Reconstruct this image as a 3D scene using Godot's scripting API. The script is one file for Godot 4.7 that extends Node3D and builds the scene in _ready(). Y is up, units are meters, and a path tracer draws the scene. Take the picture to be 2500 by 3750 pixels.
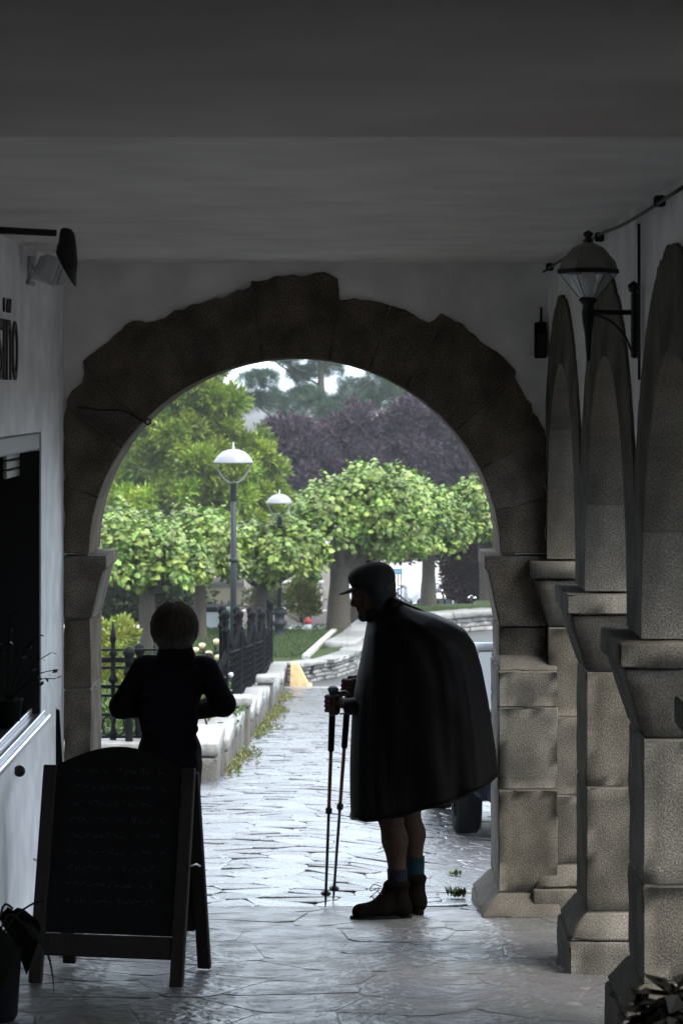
extends Node3D
# A stooped walker in a rain cape under the last arch of a sloping village arcade, a wet flagstone lane and a park behind.
# Metres, y up. The lane runs away from the camera along -z ("d" is the distance -z) and falls with the hill.

var M := {}
var rng := RandomNumberGenerator.new()
const FALL := 0.087

func _ready():
	# ---- camera, sky, sun, exposure
	var cam := Camera3D.new()
	cam.name = "camera"
	cam.position = Vector3(0, 1.42, 0)
	cam.near = 0.1
	cam.far = 600.0
	cam.projection = Camera3D.PROJECTION_FRUSTUM      # an upright lens, shifted down so that verticals stay vertical
	cam.keep_aspect = Camera3D.KEEP_HEIGHT
	cam.size = 0.04
	cam.frustum_offset = Vector2(-0.00017, -0.0048)
	var lens := CameraAttributesPhysical.new()
	lens.frustum_focal_length = 56.0
	lens.frustum_focus_distance = 12.0
	lens.exposure_aperture = 5.6
	lens.exposure_multiplier = 1.0
	lens.frustum_near = 0.1
	lens.frustum_far = 600.0
	cam.attributes = lens
	add_child(cam)
	var env := Environment.new()
	env.background_mode = Environment.BG_SKY
	env.tonemap_mode = Environment.TONE_MAPPER_LINEAR
	env.tonemap_exposure = EXPOSURE
	env.sdfgi_enabled = true
	env.ssao_enabled = true
	env.ssil_enabled = true
	var sky_mat := ProceduralSkyMaterial.new()
	sky_mat.sky_top_color = Color(0.86, 0.89, 0.94)
	sky_mat.sky_horizon_color = Color(0.80, 0.87, 0.93)
	sky_mat.sky_curve = 0.3
	sky_mat.ground_bottom_color = Color(0.3, 0.3, 0.3)
	sky_mat.ground_horizon_color = Color(0.6, 0.64, 0.66)
	sky_mat.sun_angle_max = 1.0
	var clouds := NoiseTexture2D.new()
	clouds.width = 512
	clouds.height = 256
	clouds.seamless = true
	var cn := FastNoiseLite.new()
	cn.seed = 5
	cn.frequency = 0.012
	cn.fractal_octaves = 4
	clouds.noise = cn
	var cr := Gradient.new()
	cr.set_color(0, Color(0.25, 0.26, 0.28, 0.0))
	cr.set_color(1, Color(0.25, 0.25, 0.25, 0.6))
	clouds.color_ramp = cr
	sky_mat.sky_cover = clouds
	var sky := Sky.new()
	sky.sky_material = sky_mat
	env.sky = sky
	if FOG > 0.0:
		env.fog_enabled = true
		env.fog_density = FOG
		env.fog_light_color = Color(0.86, 0.89, 0.92)
	var we := WorldEnvironment.new()
	we.name = "world"
	we.environment = env
	add_child(we)
	var sun := DirectionalLight3D.new()
	sun.name = "overcast_sun"
	sun.light_energy = 0.5
	sun.light_color = Color(1.0, 0.98, 0.95)
	sun.light_angular_distance = 24.0
	sun.shadow_enabled = true
	sun.rotation_degrees = Vector3(-55, 56, 0)
	add_child(sun)

	rng.seed = 11
	materials()
	setting()
	building()
	lane_wall_and_fence()
	park_walls()
	park_furniture()
	trees()
	cars()
	arcade_things()
	signboard()
	man()
	woman()

const EXPOSURE := 4.1
const FOG := 0.0004

# ------------------------------------------------------------------ helpers: nodes

func tag(o, label, category, group = "", kind = ""):
	if label: o.set_meta("label", label)
	if category: o.set_meta("category", category)
	if group: o.set_meta("group", group)
	if kind: o.set_meta("kind", kind)
	return o

func thing(called: String, label: String, category: String, at := Vector3.ZERO, turn := 0.0, group := ""):
	var o := Node3D.new()
	o.name = called
	add_child(o, true)
	o.position = at
	o.rotation.y = turn
	return tag(o, label, category, group)

func part(called: String, mesh, mat, parent = self, at := Vector3.ZERO, rot := Vector3.ZERO):
	var o := MeshInstance3D.new()
	o.name = called
	o.mesh = mesh
	o.material_override = mat
	o.position = at
	o.rotation = rot
	parent.add_child(o, true)
	return o

func struct(called: String, mesh, mat, parent = self):
	var o = part(called, mesh, mat, parent)
	if parent == self: o.set_meta("kind", "structure")
	return o

func group_node(called: String, parent, at := Vector3.ZERO):
	var o := Node3D.new()
	o.name = called
	o.position = at
	parent.add_child(o, true)
	return o

func scatter(called: String, mesh, mat, parent, xfs: Array, cols: Array, kind := "stuff"):
	var mm := MultiMesh.new()
	mm.transform_format = MultiMesh.TRANSFORM_3D
	mm.use_colors = not cols.is_empty()
	mm.mesh = mesh
	mm.instance_count = xfs.size()
	for i in xfs.size():
		mm.set_instance_transform(i, xfs[i])
		if not cols.is_empty():
			mm.set_instance_color(i, cols[i])
	var o := MultiMeshInstance3D.new()
	o.name = called
	o.multimesh = mm
	o.material_override = mat
	parent.add_child(o, true)
	if kind: o.set_meta("kind", kind)
	return o

func rf(a: float, b: float) -> float: return rng.randf_range(a, b)

func g(d: float) -> float:          # height of the lane at distance d: falls, then levels out
	var e = 44.0
	if d < e - 3.0: return -FALL * d
	if d > e + 3.0: return -FALL * e - 1.2 * smoothstep(59.6, 62.5, d)
	var t = (d - (e - 3.0)) / 6.0
	return -FALL * (e - 3.0) - FALL * 6.0 * (t - t * t * 0.5)

func gx(x: float, d: float) -> float:      # the lane dips towards the carriageway on its right
	var s = smoothstep(-0.4, 1.3, x) * smoothstep(12.7, 14.0, d)
	return g(d) - 0.13 * s

# ------------------------------------------------------------------ helpers: shapes

func ST(smooth := false) -> SurfaceTool:
	var s := SurfaceTool.new()
	s.begin(Mesh.PRIMITIVE_TRIANGLES)
	s.set_smooth_group(0 if smooth else -1)
	return s

func fin(s: SurfaceTool) -> ArrayMesh:
	s.generate_normals()
	s.index()
	return s.commit()

func tri_n(s: SurfaceTool, a: Vector3, b: Vector3, c: Vector3, n: Vector3):
	s.add_vertex(a)
	if (c - a).cross(b - a).dot(n) >= 0.0:
		s.add_vertex(b)
		s.add_vertex(c)
	else:
		s.add_vertex(c)
		s.add_vertex(b)

func quad_n(s: SurfaceTool, a: Vector3, b: Vector3, c: Vector3, d: Vector3, n: Vector3):
	tri_n(s, a, b, c, n)
	tri_n(s, a, c, d, n)

func quad_r(s: SurfaceTool, a: Vector3, b: Vector3, c: Vector3, d: Vector3, ref: Vector3):
	quad_n(s, a, b, c, d, (a + b + c + d) * 0.25 - ref)

func add_box(s: SurfaceTool, xf: Transform3D, size: Vector3, bev := 0.0):
	var h = size * 0.5
	var o = xf.origin
	if bev <= 0.0:
		for ax in 3:
			for sg in [-1.0, 1.0]:
				var u = (ax + 1) % 3
				var v = (ax + 2) % 3
				var p = []
				for k in [[-1, -1], [1, -1], [1, 1], [-1, 1]]:
					var q = Vector3.ZERO
					q[ax] = h[ax] * sg
					q[u] = h[u] * k[0]
					q[v] = h[v] * k[1]
					p.append(xf * q)
				quad_r(s, p[0], p[1], p[2], p[3], o)
		return
	var b = minf(bev, minf(h.x, minf(h.y, h.z)) * 0.9)
	var P = {}
	for sx in [-1, 1]:
		for sy in [-1, 1]:
			for sz in [-1, 1]:
				var c = Vector3(sx * h.x, sy * h.y, sz * h.z)
				var i = Vector3(sx * (h.x - b), sy * (h.y - b), sz * (h.z - b))
				P[[sx, sy, sz, 0]] = xf * Vector3(c.x, i.y, i.z)
				P[[sx, sy, sz, 1]] = xf * Vector3(i.x, c.y, i.z)
				P[[sx, sy, sz, 2]] = xf * Vector3(i.x, i.y, c.z)
				tri_n(s, P[[sx, sy, sz, 0]], P[[sx, sy, sz, 1]], P[[sx, sy, sz, 2]], P[[sx, sy, sz, 0]] - o)
	for k in [-1, 1]:
		quad_r(s, P[[k, -1, -1, 0]], P[[k, 1, -1, 0]], P[[k, 1, 1, 0]], P[[k, -1, 1, 0]], o)
		quad_r(s, P[[-1, k, -1, 1]], P[[1, k, -1, 1]], P[[1, k, 1, 1]], P[[-1, k, 1, 1]], o)
		quad_r(s, P[[-1, -1, k, 2]], P[[1, -1, k, 2]], P[[1, 1, k, 2]], P[[-1, 1, k, 2]], o)
		for j in [-1, 1]:
			quad_r(s, P[[k, j, -1, 0]], P[[k, j, -1, 1]], P[[k, j, 1, 1]], P[[k, j, 1, 0]], o)
			quad_r(s, P[[k, -1, j, 0]], P[[k, -1, j, 2]], P[[k, 1, j, 2]], P[[k, 1, j, 0]], o)
			quad_r(s, P[[-1, k, j, 1]], P[[-1, k, j, 2]], P[[1, k, j, 2]], P[[1, k, j, 1]], o)

var rough_n: FastNoiseLite

# A stone block: rounded arrises and a hand-dressed, slightly uneven skin.
func rough_box(x0, x1, y0, y1, z0, z1, r := 0.012, amp := 0.006, step := 0.045, tap := []) -> ArrayMesh:
	if rough_n == null:
		rough_n = FastNoiseLite.new()
		rough_n.seed = 9
		rough_n.frequency = 5.0
		rough_n.fractal_octaves = 3
	var off = Vector3(rf(-50, 50), rf(-50, 50), rf(-50, 50))
	var lo = Vector3(minf(x0, x1), minf(y0, y1), minf(z0, z1))
	var hi = Vector3(maxf(x0, x1), maxf(y0, y1), maxf(z0, z1))
	var rr = minf(r, minf(hi.x - lo.x, minf(hi.y - lo.y, hi.z - lo.z)) * 0.3)
	var s = ST(true)
	for ax in 3:
		var u = (ax + 1) % 3
		var v = (ax + 2) % 3
		var nu = clampi(int((hi[u] - lo[u]) / step) + 2, 3, 14)
		var nv = clampi(int((hi[v] - lo[v]) / step) + 2, 3, 14)
		for sg in [0, 1]:
			var P = []
			for i in nu + 1:
				for j in nv + 1:
					var p = Vector3.ZERO
					p[ax] = hi[ax] if sg else lo[ax]
					# the first and last rows hug the arris
					p[u] = lo[u] if i == 0 else (hi[u] if i == nu else lerpf(lo[u] + rr, hi[u] - rr, (i - 1.0) / (nu - 2.0)))
					p[v] = lo[v] if j == 0 else (hi[v] if j == nv else lerpf(lo[v] + rr, hi[v] - rr, (j - 1.0) / (nv - 2.0)))
					var inn = p.clamp(lo + Vector3.ONE * rr, hi - Vector3.ONE * rr)
					var d = (p - inn).normalized()
					# arrises are the most worn
					var worn = 1.0 + 1.6 * (1.0 - maxf(absf(d.x), maxf(absf(d.y), absf(d.z)))) / 0.3
					var q = inn + d * (rr + amp * worn * (rough_n.get_noise_3dv(p + off) - 0.35))
					if not tap.is_empty():      # [x0, x1, z0, z1] below, then above
						var t = clampf((q.y - lo.y) / (hi.y - lo.y), 0.0, 1.0)
						q.x = lerpf(lerpf(tap[0], tap[4], t), lerpf(tap[1], tap[5], t), (q.x - lo.x) / (hi.x - lo.x))
						q.z = lerpf(lerpf(tap[2], tap[6], t), lerpf(tap[3], tap[7], t), (q.z - lo.z) / (hi.z - lo.z))
					P.append(q)
			var n = Vector3.ZERO
			n[ax] = 1.0 if sg else -1.0
			for i in nu:
				for j in nv:
					var k = i * (nv + 1) + j
					quad_n(s, P[k], P[k + nv + 1], P[k + nv + 2], P[k + 1], n)
	return fin(s)

func rough_taper(lo: Array, hi: Array, r := 0.012, amp := 0.005) -> ArrayMesh:
	return rough_box(minf(lo[0], hi[0]), maxf(lo[1], hi[1]), lo[4], hi[4], minf(lo[2], hi[2]), maxf(lo[3], hi[3]), r, amp, 0.045, [lo[0], lo[1], lo[2], lo[3], hi[0], hi[1], hi[2], hi[3]])

func jag(p: PackedVector2Array, from: int, step: float, amp: float) -> PackedVector2Array:
	# roughen the outline after its first points
	var o = PackedVector2Array()
	for i in p.size():
		o.append(p[i])
		if i < from: continue
		var q = p[(i + 1) % p.size()]
		if i == p.size() - 1: break
		var n = int((q - p[i]).length() / step)
		for k in range(1, n):
			o.append(p[i].lerp(q, float(k) / n) + Vector2(rf(-amp, amp), rf(-amp, amp)))
	return o

func box3(x0, x1, y0, y1, z0, z1, bev := 0.0) -> ArrayMesh:
	var s = ST()
	add_box(s, Transform3D(Basis(), Vector3((x0 + x1) * 0.5, (y0 + y1) * 0.5, (z0 + z1) * 0.5)), Vector3(absf(x1 - x0), absf(y1 - y0), absf(z1 - z0)), bev)
	return fin(s)

func box_mesh(size: Vector3, bev := 0.0) -> ArrayMesh:
	var s = ST()
	add_box(s, Transform3D(), size, bev)
	return fin(s)

func add_frustum(s: SurfaceTool, lo: Array, hi: Array):     # [x0, x1, z0, z1, y] below and above
	var A = []
	var B = []
	for k in [[0, 2], [1, 2], [1, 3], [0, 3]]:
		A.append(Vector3(lo[k[0]], lo[4], lo[k[1]]))
		B.append(Vector3(hi[k[0]], hi[4], hi[k[1]]))
	var ref = (A[0] + A[2] + B[0] + B[2]) * 0.25
	for i in 4:
		var j = (i + 1) % 4
		quad_r(s, A[i], A[j], B[j], B[i], ref)
	quad_n(s, A[0], A[1], A[2], A[3], Vector3.DOWN)
	quad_n(s, B[0], B[1], B[2], B[3], Vector3.UP)

# A flat outline (x right, y up) pushed back along local -z, its front edge chamfered.
func add_extrude(s: SurfaceTool, pts: PackedVector2Array, xf: Transform3D, depth: float, bev := 0.0):
	var p = pts
	var area = 0.0
	for i in p.size():
		area += p[i].cross(p[(i + 1) % p.size()])
	if area < 0.0:
		p = pts.duplicate()
		p.reverse()
	var n = p.size()
	var inn = PackedVector2Array()
	for i in n:
		if bev > 0.0:
			var e0 = (p[i] - p[(i + n - 1) % n]).normalized()
			var e1 = (p[(i + 1) % n] - p[i]).normalized()
			var b = (Vector2(-e0.y, e0.x) + Vector2(-e1.y, e1.x))
			b = b.normalized() / maxf(0.5, b.length() * 0.5)
			inn.append(p[i] + b * bev)
		else:
			inn.append(p[i])
	var idx = Geometry2D.triangulate_polygon(inn)
	if idx.is_empty() and bev > 0.0:
		return add_extrude(s, pts, xf, depth, 0.0)
	var fz = xf.basis.z.normalized()
	for t in range(0, idx.size(), 3):
		var a = inn[idx[t]]
		var b = inn[idx[t + 1]]
		var c = inn[idx[t + 2]]
		tri_n(s, xf * Vector3(a.x, a.y, 0), xf * Vector3(b.x, b.y, 0), xf * Vector3(c.x, c.y, 0), fz)
	var idb = Geometry2D.triangulate_polygon(p)
	for t in range(0, idb.size(), 3):
		var a = p[idb[t]]
		var b = p[idb[t + 1]]
		var c = p[idb[t + 2]]
		tri_n(s, xf * Vector3(a.x, a.y, -depth), xf * Vector3(b.x, b.y, -depth), xf * Vector3(c.x, c.y, -depth), -fz)
	for i in n:
		var j = (i + 1) % n
		var e = p[j] - p[i]
		var out = xf.basis * Vector3(e.y, -e.x, 0)
		if out.length() < 1e-7: continue
		var a = xf * Vector3(p[i].x, p[i].y, -bev)
		var b = xf * Vector3(p[j].x, p[j].y, -bev)
		quad_n(s, a, b, xf * Vector3(p[j].x, p[j].y, -depth), xf * Vector3(p[i].x, p[i].y, -depth), out)
		if bev > 0.0:
			quad_n(s, xf * Vector3(inn[i].x, inn[i].y, 0), xf * Vector3(inn[j].x, inn[j].y, 0), b, a, out + fz * out.length())

func V2(flat: Array) -> PackedVector2Array:
	var p = PackedVector2Array()
	for i in range(0, flat.size(), 2): p.append(Vector2(flat[i], flat[i + 1]))
	return p

func extruded(pts: PackedVector2Array, xf: Transform3D, depth: float, bev := 0.0) -> ArrayMesh:
	var s = ST()
	add_extrude(s, pts, xf, depth, bev)
	return fin(s)

# Rings of equal size joined into a skin; which side is out is voted on the whole.
func add_loft(s: SurfaceTool, rings: Array, closed := true, cap0 := true, cap1 := true):
	var vote = 0.0
	var n: int = rings[0].size()
	var m = n if closed else n - 1
	var mids = []
	for r in rings:
		var c = Vector3.ZERO
		for q in r: c += q
		mids.append(c / n)
	for i in rings.size() - 1:
		var ref = (mids[i] + mids[i + 1]) * 0.5
		for k in m:
			var a = rings[i][k]
			var b = rings[i][(k + 1) % n]
			var c = rings[i + 1][k]
			vote += (c - a).cross(b - a).dot((a + b + c) / 3.0 - ref)
	for i in rings.size() - 1:
		for k in m:
			var a = rings[i][k]
			var b = rings[i][(k + 1) % n]
			var c = rings[i + 1][(k + 1) % n]
			var d = rings[i + 1][k]
			for t in ([[a, b, c], [a, c, d]] if vote >= 0.0 else [[a, c, b], [a, d, c]]):
				if (t[1] - t[0]).cross(t[2] - t[0]).length_squared() > 1e-16:
					s.add_vertex(t[0])
					s.add_vertex(t[1])
					s.add_vertex(t[2])
	if closed:
		var last = rings.size() - 1
		for w in [[0, 1, cap0], [last, last - 1, cap1]]:
			if w[2]:
				for k in n:
					tri_n(s, mids[w[0]], rings[w[0]][k], rings[w[0]][(k + 1) % n], mids[w[0]] - mids[w[1]])

func circle(c: Vector3, u: Vector3, v: Vector3, seg: int) -> Array:
	var r = []
	for k in seg:
		var a = TAU * k / seg
		r.append(c + u * cos(a) + v * sin(a))
	return r

func add_tube(s: SurfaceTool, pts: Array, rad, seg := 8):
	var rings = []
	var up = Vector3.UP
	for i in pts.size():
		var t = (pts[mini(i + 1, pts.size() - 1)] - pts[maxi(i - 1, 0)]).normalized()
		if i == 0:
			up = Vector3.UP if absf(t.y) < 0.9 else Vector3.RIGHT
		var u = (up - t * up.dot(t)).normalized()
		up = u
		var v = t.cross(u)
		var r = rad[i] if rad is Array else rad
		rings.append(circle(pts[i], u * r, v * r, seg))
	add_loft(s, rings)

func tube(pts: Array, rad, seg := 8) -> ArrayMesh:
	var s = ST(true)
	add_tube(s, pts, rad, seg)
	return fin(s)

func add_lathe(s: SurfaceTool, prof: Array, seg := 16, xf := Transform3D()):
	var rings = []
	for p in prof:
		rings.append(circle(xf * Vector3(0, p[1], 0), xf.basis.x * p[0], xf.basis.z * p[0], seg))
	add_loft(s, rings)

func lathe(prof: Array, seg := 16, xf := Transform3D()) -> ArrayMesh:
	var s = ST(true)
	add_lathe(s, prof, seg, xf)
	return fin(s)

func spline(pts: Array, n: int) -> Array:
	var out = []
	var m = pts.size() - 1
	for i in n + 1:
		var t = float(i) / n * m
		var k = mini(int(t), m - 1)
		out.append(pts[k].cubic_interpolate(pts[k + 1], pts[maxi(k - 1, 0)], pts[mini(k + 2, m)], t - k))
	return out

# A body as a field: capsules [a, b, ra, rb] and ellipsoids [centre, radii, basis], joined with a smooth minimum and meshed with surface nets.
func add_field(s: SurfaceTool, prims: Array, cell: float, k: float):
	var lo = Vector3.INF
	var hi = -Vector3.INF
	var bb = []
	for p in prims:
		var a: Vector3
		var b: Vector3
		if p.size() == 4:
			var r = Vector3.ONE * maxf(p[2], p[3])
			a = p[0].min(p[1]) - r
			b = p[0].max(p[1]) + r
		else:
			var r = Vector3.ONE * maxf(p[1].x, maxf(p[1].y, p[1].z))
			a = p[0] - r
			b = p[0] + r
		bb.append([a, b])
		lo = lo.min(a)
		hi = hi.max(b)
	var mg = k + cell * 2.0
	lo -= Vector3.ONE * mg
	hi += Vector3.ONE * mg
	var nx = int((hi.x - lo.x) / cell) + 2
	var ny = int((hi.y - lo.y) / cell) + 2
	var nz = int((hi.z - lo.z) / cell) + 2
	var f = PackedFloat32Array()
	f.resize(nx * ny * nz)
	f.fill(9.0)
	for q in prims.size():
		var p = prims[q]
		var a = ((bb[q][0] - lo - Vector3.ONE * mg) / cell).floor().max(Vector3.ZERO)
		var b = ((bb[q][1] - lo + Vector3.ONE * mg) / cell).ceil().min(Vector3(nx - 1, ny - 1, nz - 1))
		var cap = p.size() == 4
		var A: Vector3 = p[0]
		var D := Vector3.ZERO
		var dd := 1.0
		var inv := Basis()
		var rad := Vector3.ONE
		var ra := 0.0
		var rb := 0.0
		if cap:
			D = p[1] - p[0]
			dd = maxf(D.length_squared(), 1e-9)
			ra = p[2]
			rb = p[3]
		else:
			rad = p[1]
			inv = p[2].inverse()
		for z in range(int(a.z), int(b.z) + 1):
			for y in range(int(a.y), int(b.y) + 1):
				var at = (z * ny + y) * nx
				for x in range(int(a.x), int(b.x) + 1):
					var w = lo + Vector3(x, y, z) * cell - A
					var dist: float
					if cap:
						var t = clampf(w.dot(D) / dd, 0.0, 1.0)
						dist = (w - D * t).length() - (ra + (rb - ra) * t)
					else:
						w = inv * w
						var e = w / rad
						var k0 = e.length()
						dist = k0 * (k0 - 1.0) / maxf((e / rad).length(), 1e-6)
					var o = f[at + x]
					var h = k - absf(o - dist)
					f[at + x] = minf(o, dist) - (h * h / (4.0 * k) if h > 0.0 else 0.0)
	var ids = {}
	var ver = PackedVector3Array()
	var sx = 1
	var sy = nx
	var sz = nx * ny
	var corner = [0, sx, sy, sx + sy, sz, sx + sz, sy + sz, sx + sy + sz]
	var edges = [[0, 1], [2, 3], [4, 5], [6, 7], [0, 2], [1, 3], [4, 6], [5, 7], [0, 4], [1, 5], [2, 6], [3, 7]]
	for z in nz - 1:
		for y in ny - 1:
			for x in nx - 1:
				var i = (z * ny + y) * nx + x
				var f0 = f[i]
				if f0 > cell * 2.0 or f0 < -cell * 2.0: continue
				var neg = 0
				for c in corner:
					if f[i + c] < 0.0: neg += 1
				if neg == 0 or neg == 8: continue
				var sum = Vector3.ZERO
				var cnt = 0
				for e in edges:
					var u = f[i + corner[e[0]]]
					var v = f[i + corner[e[1]]]
					if (u < 0.0) != (v < 0.0):
						var t = u / (u - v)
						var pa = Vector3(e[0] & 1, (e[0] >> 1) & 1, e[0] >> 2)
						var pb = Vector3(e[1] & 1, (e[1] >> 1) & 1, e[1] >> 2)
						sum += pa.lerp(pb, t)
						cnt += 1
				ids[i] = ver.size()
				ver.append(lo + (Vector3(x, y, z) + sum / cnt) * cell)
	for i in ids:
		for ax in [[sx, sy, sz], [sy, sz, sx], [sz, sx, sy]]:
			var u = f[i]
			var v = f[i + ax[0]]
			if (u < 0.0) == (v < 0.0): continue
			var b = i - ax[1]
			var c = i - ax[1] - ax[2]
			var d = i - ax[2]
			if not (ids.has(b) and ids.has(c) and ids.has(d)): continue
			var q = [ver[ids[i]], ver[ids[b]], ver[ids[c]], ver[ids[d]]]
			if u < 0.0: q.reverse()
			# the edge points out of the body along +axis when u < 0
			for t in [[0, 1, 2], [0, 2, 3]]:
				s.add_vertex(q[t[0]])
				s.add_vertex(q[t[1]])
				s.add_vertex(q[t[2]])

func field(prims: Array, cell: float, k: float) -> ArrayMesh:
	var s = ST(true)
	add_field(s, prims, cell, k)
	return fin(s)

func cap_(a: Vector3, b: Vector3, ra: float, rb: float) -> Array: return [a, b, ra, rb]
func ell(c: Vector3, r: Vector3, b := Basis()) -> Array: return [c, r, b]

# ------------------------------------------------------------------ materials

func noise_tex(seed_: int, freq: float, oct: int, lo: float, hi: float, size := 512, kind := FastNoiseLite.TYPE_SIMPLEX_SMOOTH) -> NoiseTexture2D:
	var n := FastNoiseLite.new()
	n.seed = seed_
	n.noise_type = kind
	n.frequency = freq
	n.fractal_octaves = oct
	var t := NoiseTexture2D.new()
	t.width = size
	t.height = size
	t.seamless = true
	t.noise = n
	var r := Gradient.new()
	r.set_color(0, Color(lo, lo, lo))
	r.set_color(1, Color(hi, hi, hi))
	t.color_ramp = r
	return t

func lin(r: float, gg: float, b: float, a := 1.0) -> Color:
	var c = Color(r, gg, b, a).linear_to_srgb()
	c.a = a
	return c

func mat(c: Color, rough: float, spec := 0.5, metal := 0.0) -> StandardMaterial3D:
	var m := StandardMaterial3D.new()
	m.albedo_color = c
	m.roughness = rough
	m.metallic_specular = spec
	m.metallic = metal
	return m

func tex(m: StandardMaterial3D, t, size: float, bump_cm := 0.0, bump = null, world := true):
	m.albedo_texture = t
	m.uv1_triplanar = true
	m.uv1_world_triplanar = world
	m.uv1_scale = Vector3.ONE / size
	if bump_cm > 0.0:
		m.heightmap_enabled = true
		m.heightmap_scale = bump_cm
		m.heightmap_texture = bump if bump else t
	return m

func mottle(m: StandardMaterial3D, t, size: float):
	m.detail_enabled = true
	m.detail_blend_mode = BaseMaterial3D.BLEND_MODE_MUL
	m.detail_albedo = t
	m.detail_uv_layer = BaseMaterial3D.DETAIL_UV_2
	m.uv2_triplanar = true
	m.uv2_world_triplanar = true
	m.uv2_scale = Vector3.ONE / size
	return m

func materials():
	var stain = noise_tex(31, 0.006, 7, 0.66, 1.0)
	var speck = noise_tex(1, 0.09, 4, 0.62, 1.0)
	var cloud = noise_tex(2, 0.012, 5, 0.72, 1.0)
	var granite = noise_tex(3, 0.075, 6, 0.36, 1.0)
	var ripple = noise_tex(4, 0.02, 5, 0.0, 1.0)
	var fine = noise_tex(5, 0.05, 5, 0.0, 1.0)
	var bark_t = noise_tex(6, 0.03, 4, 0.5, 1.0)
	M.ripple = ripple
	M.blank = noise_tex(8, 0.004, 3, 0.9, 1.0)
	M.fine = fine
	M.plaster = tex(mat(lin(0.87, 0.845, 0.82), 0.92, 0.25), noise_tex(9, 0.012, 6, 0.86, 1.0), 1.9, 0.12, fine)
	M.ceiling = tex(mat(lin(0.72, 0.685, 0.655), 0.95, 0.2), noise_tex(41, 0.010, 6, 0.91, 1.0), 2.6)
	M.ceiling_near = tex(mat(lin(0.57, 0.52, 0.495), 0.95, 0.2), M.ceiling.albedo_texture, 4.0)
	M.granite = []
	for c in [[0.35, 0.32, 0.27], [0.40, 0.37, 0.32], [0.31, 0.28, 0.235], [0.36, 0.32, 0.262]]:
		M.granite.append(mottle(tex(mat(lin(c[0], c[1], c[2]), 0.9, 0.25), granite, 0.28, 0.11, fine), stain, 0.9))
	M.archstone = []
	for c in [[0.37, 0.315, 0.25], [0.44, 0.38, 0.31], [0.30, 0.26, 0.21], [0.39, 0.32, 0.245]]:
		M.archstone.append(mottle(tex(mat(lin(c[0], c[1], c[2]), 0.92, 0.25), granite, 0.35, 0.25, fine), stain, 0.7))
	M.mortar = mat(lin(0.20, 0.175, 0.145), 0.95, 0.2)
	M.slate = []
	for c in [[0.075, 0.075, 0.085], [0.10, 0.095, 0.097], [0.055, 0.06, 0.068], [0.115, 0.11, 0.11], [0.065, 0.075, 0.07]]:
		var m = tex(mat(lin(c[0], c[1], c[2]), 0.36, 0.5), speck, 0.9, 1.5, ripple)
		m.roughness_texture = noise_tex(20, 0.02, 4, 0.62, 1.0)
		m.clearcoat_enabled = true
		m.clearcoat = 0.38
		m.clearcoat_roughness = 0.22
		M.slate.append(m)
	M.joint = mat(lin(0.12, 0.118, 0.115), 0.55, 0.45)
	M.dry_slate = []
	for c in [[0.135, 0.13, 0.135], [0.15, 0.145, 0.145], [0.125, 0.125, 0.135], [0.155, 0.15, 0.148], [0.135, 0.137, 0.133]]:
		var m = tex(mat(lin(c[0], c[1], c[2]), 0.56, 0.45), speck, 0.8, 1.1, ripple)
		m.roughness_texture = noise_tex(21, 0.006, 5, 0.45, 1.0)
		M.dry_slate.append(m)
	M.wallstone = []
	for c in [[0.19, 0.18, 0.155], [0.23, 0.22, 0.20], [0.16, 0.15, 0.13]]:
		M.wallstone.append(tex(mat(lin(c[0], c[1], c[2]), 0.7, 0.4), granite, 0.5, 0.6, fine))
	M.capstone = []
	for c in [[0.25, 0.25, 0.24], [0.30, 0.30, 0.29], [0.21, 0.22, 0.205]]:
		M.capstone.append(tex(mat(lin(c[0], c[1], c[2]), 0.45, 0.5), cloud, 0.5, 0.4, fine))
	M.iron = mat(lin(0.005, 0.0055, 0.0065), 0.5, 0.16)
	M.black = mat(lin(0.012, 0.012, 0.013), 0.5, 0.4)
	M.asphalt = tex(mat(lin(0.10, 0.105, 0.115), 0.4, 0.5), speck, 0.8, 0.3, fine)
	M.concrete = tex(mat(lin(0.52, 0.52, 0.50), 0.5, 0.5), cloud, 3.0)
	M.soil = tex(mat(lin(0.06, 0.055, 0.035), 0.95, 0.2), speck, 0.8)
	M.grass = tex(mat(lin(0.05, 0.075, 0.028), 0.9, 0.2), speck, 0.7)
	M.woods = tex(mat(lin(0.045, 0.065, 0.03), 0.95, 0.1), speck, 9.0, 60.0, fine)
	M.blade = mat(Color.WHITE, 0.6, 0.3)
	M.blade.vertex_color_use_as_albedo = true
	M.leaf = mat(Color.WHITE, 0.42, 0.42)
	M.leaf.vertex_color_use_as_albedo = true
	M.leaf.backlight_enabled = true
	M.leaf.backlight = Color(0.5, 0.6, 0.25)
	M.dull_leaf = mat(Color.WHITE, 0.7, 0.25)
	M.dull_leaf.vertex_color_use_as_albedo = true
	M.dull_leaf.backlight_enabled = true
	M.dull_leaf.backlight = Color(0.25, 0.25, 0.2)
	M.bark = tex(mat(lin(0.13, 0.115, 0.09), 0.9, 0.3), bark_t, 0.6, 1.5, fine)
	M.dark_bark = tex(mat(lin(0.07, 0.058, 0.05), 0.9, 0.3), bark_t, 0.6, 1.5, fine)
	M.pole = mat(lin(0.014, 0.018, 0.022), 0.5, 0.35)
	M.arm = mat(lin(0.22, 0.22, 0.23), 0.4, 0.4)
	M.dome = mat(lin(0.21, 0.215, 0.235), 0.35, 0.4)
	M.lamp_white = mat(lin(0.42, 0.43, 0.45), 0.4, 0.4)
	M.alu = mat(lin(0.62, 0.63, 0.66), 0.3, 0.5, 0.9)
	M.white_paint = tex(mat(lin(0.86, 0.86, 0.87), 0.6, 0.4), M.plaster.albedo_texture, 1.6)
	M.grey_plastic = mat(lin(0.30, 0.30, 0.29), 0.5, 0.4)
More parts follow.
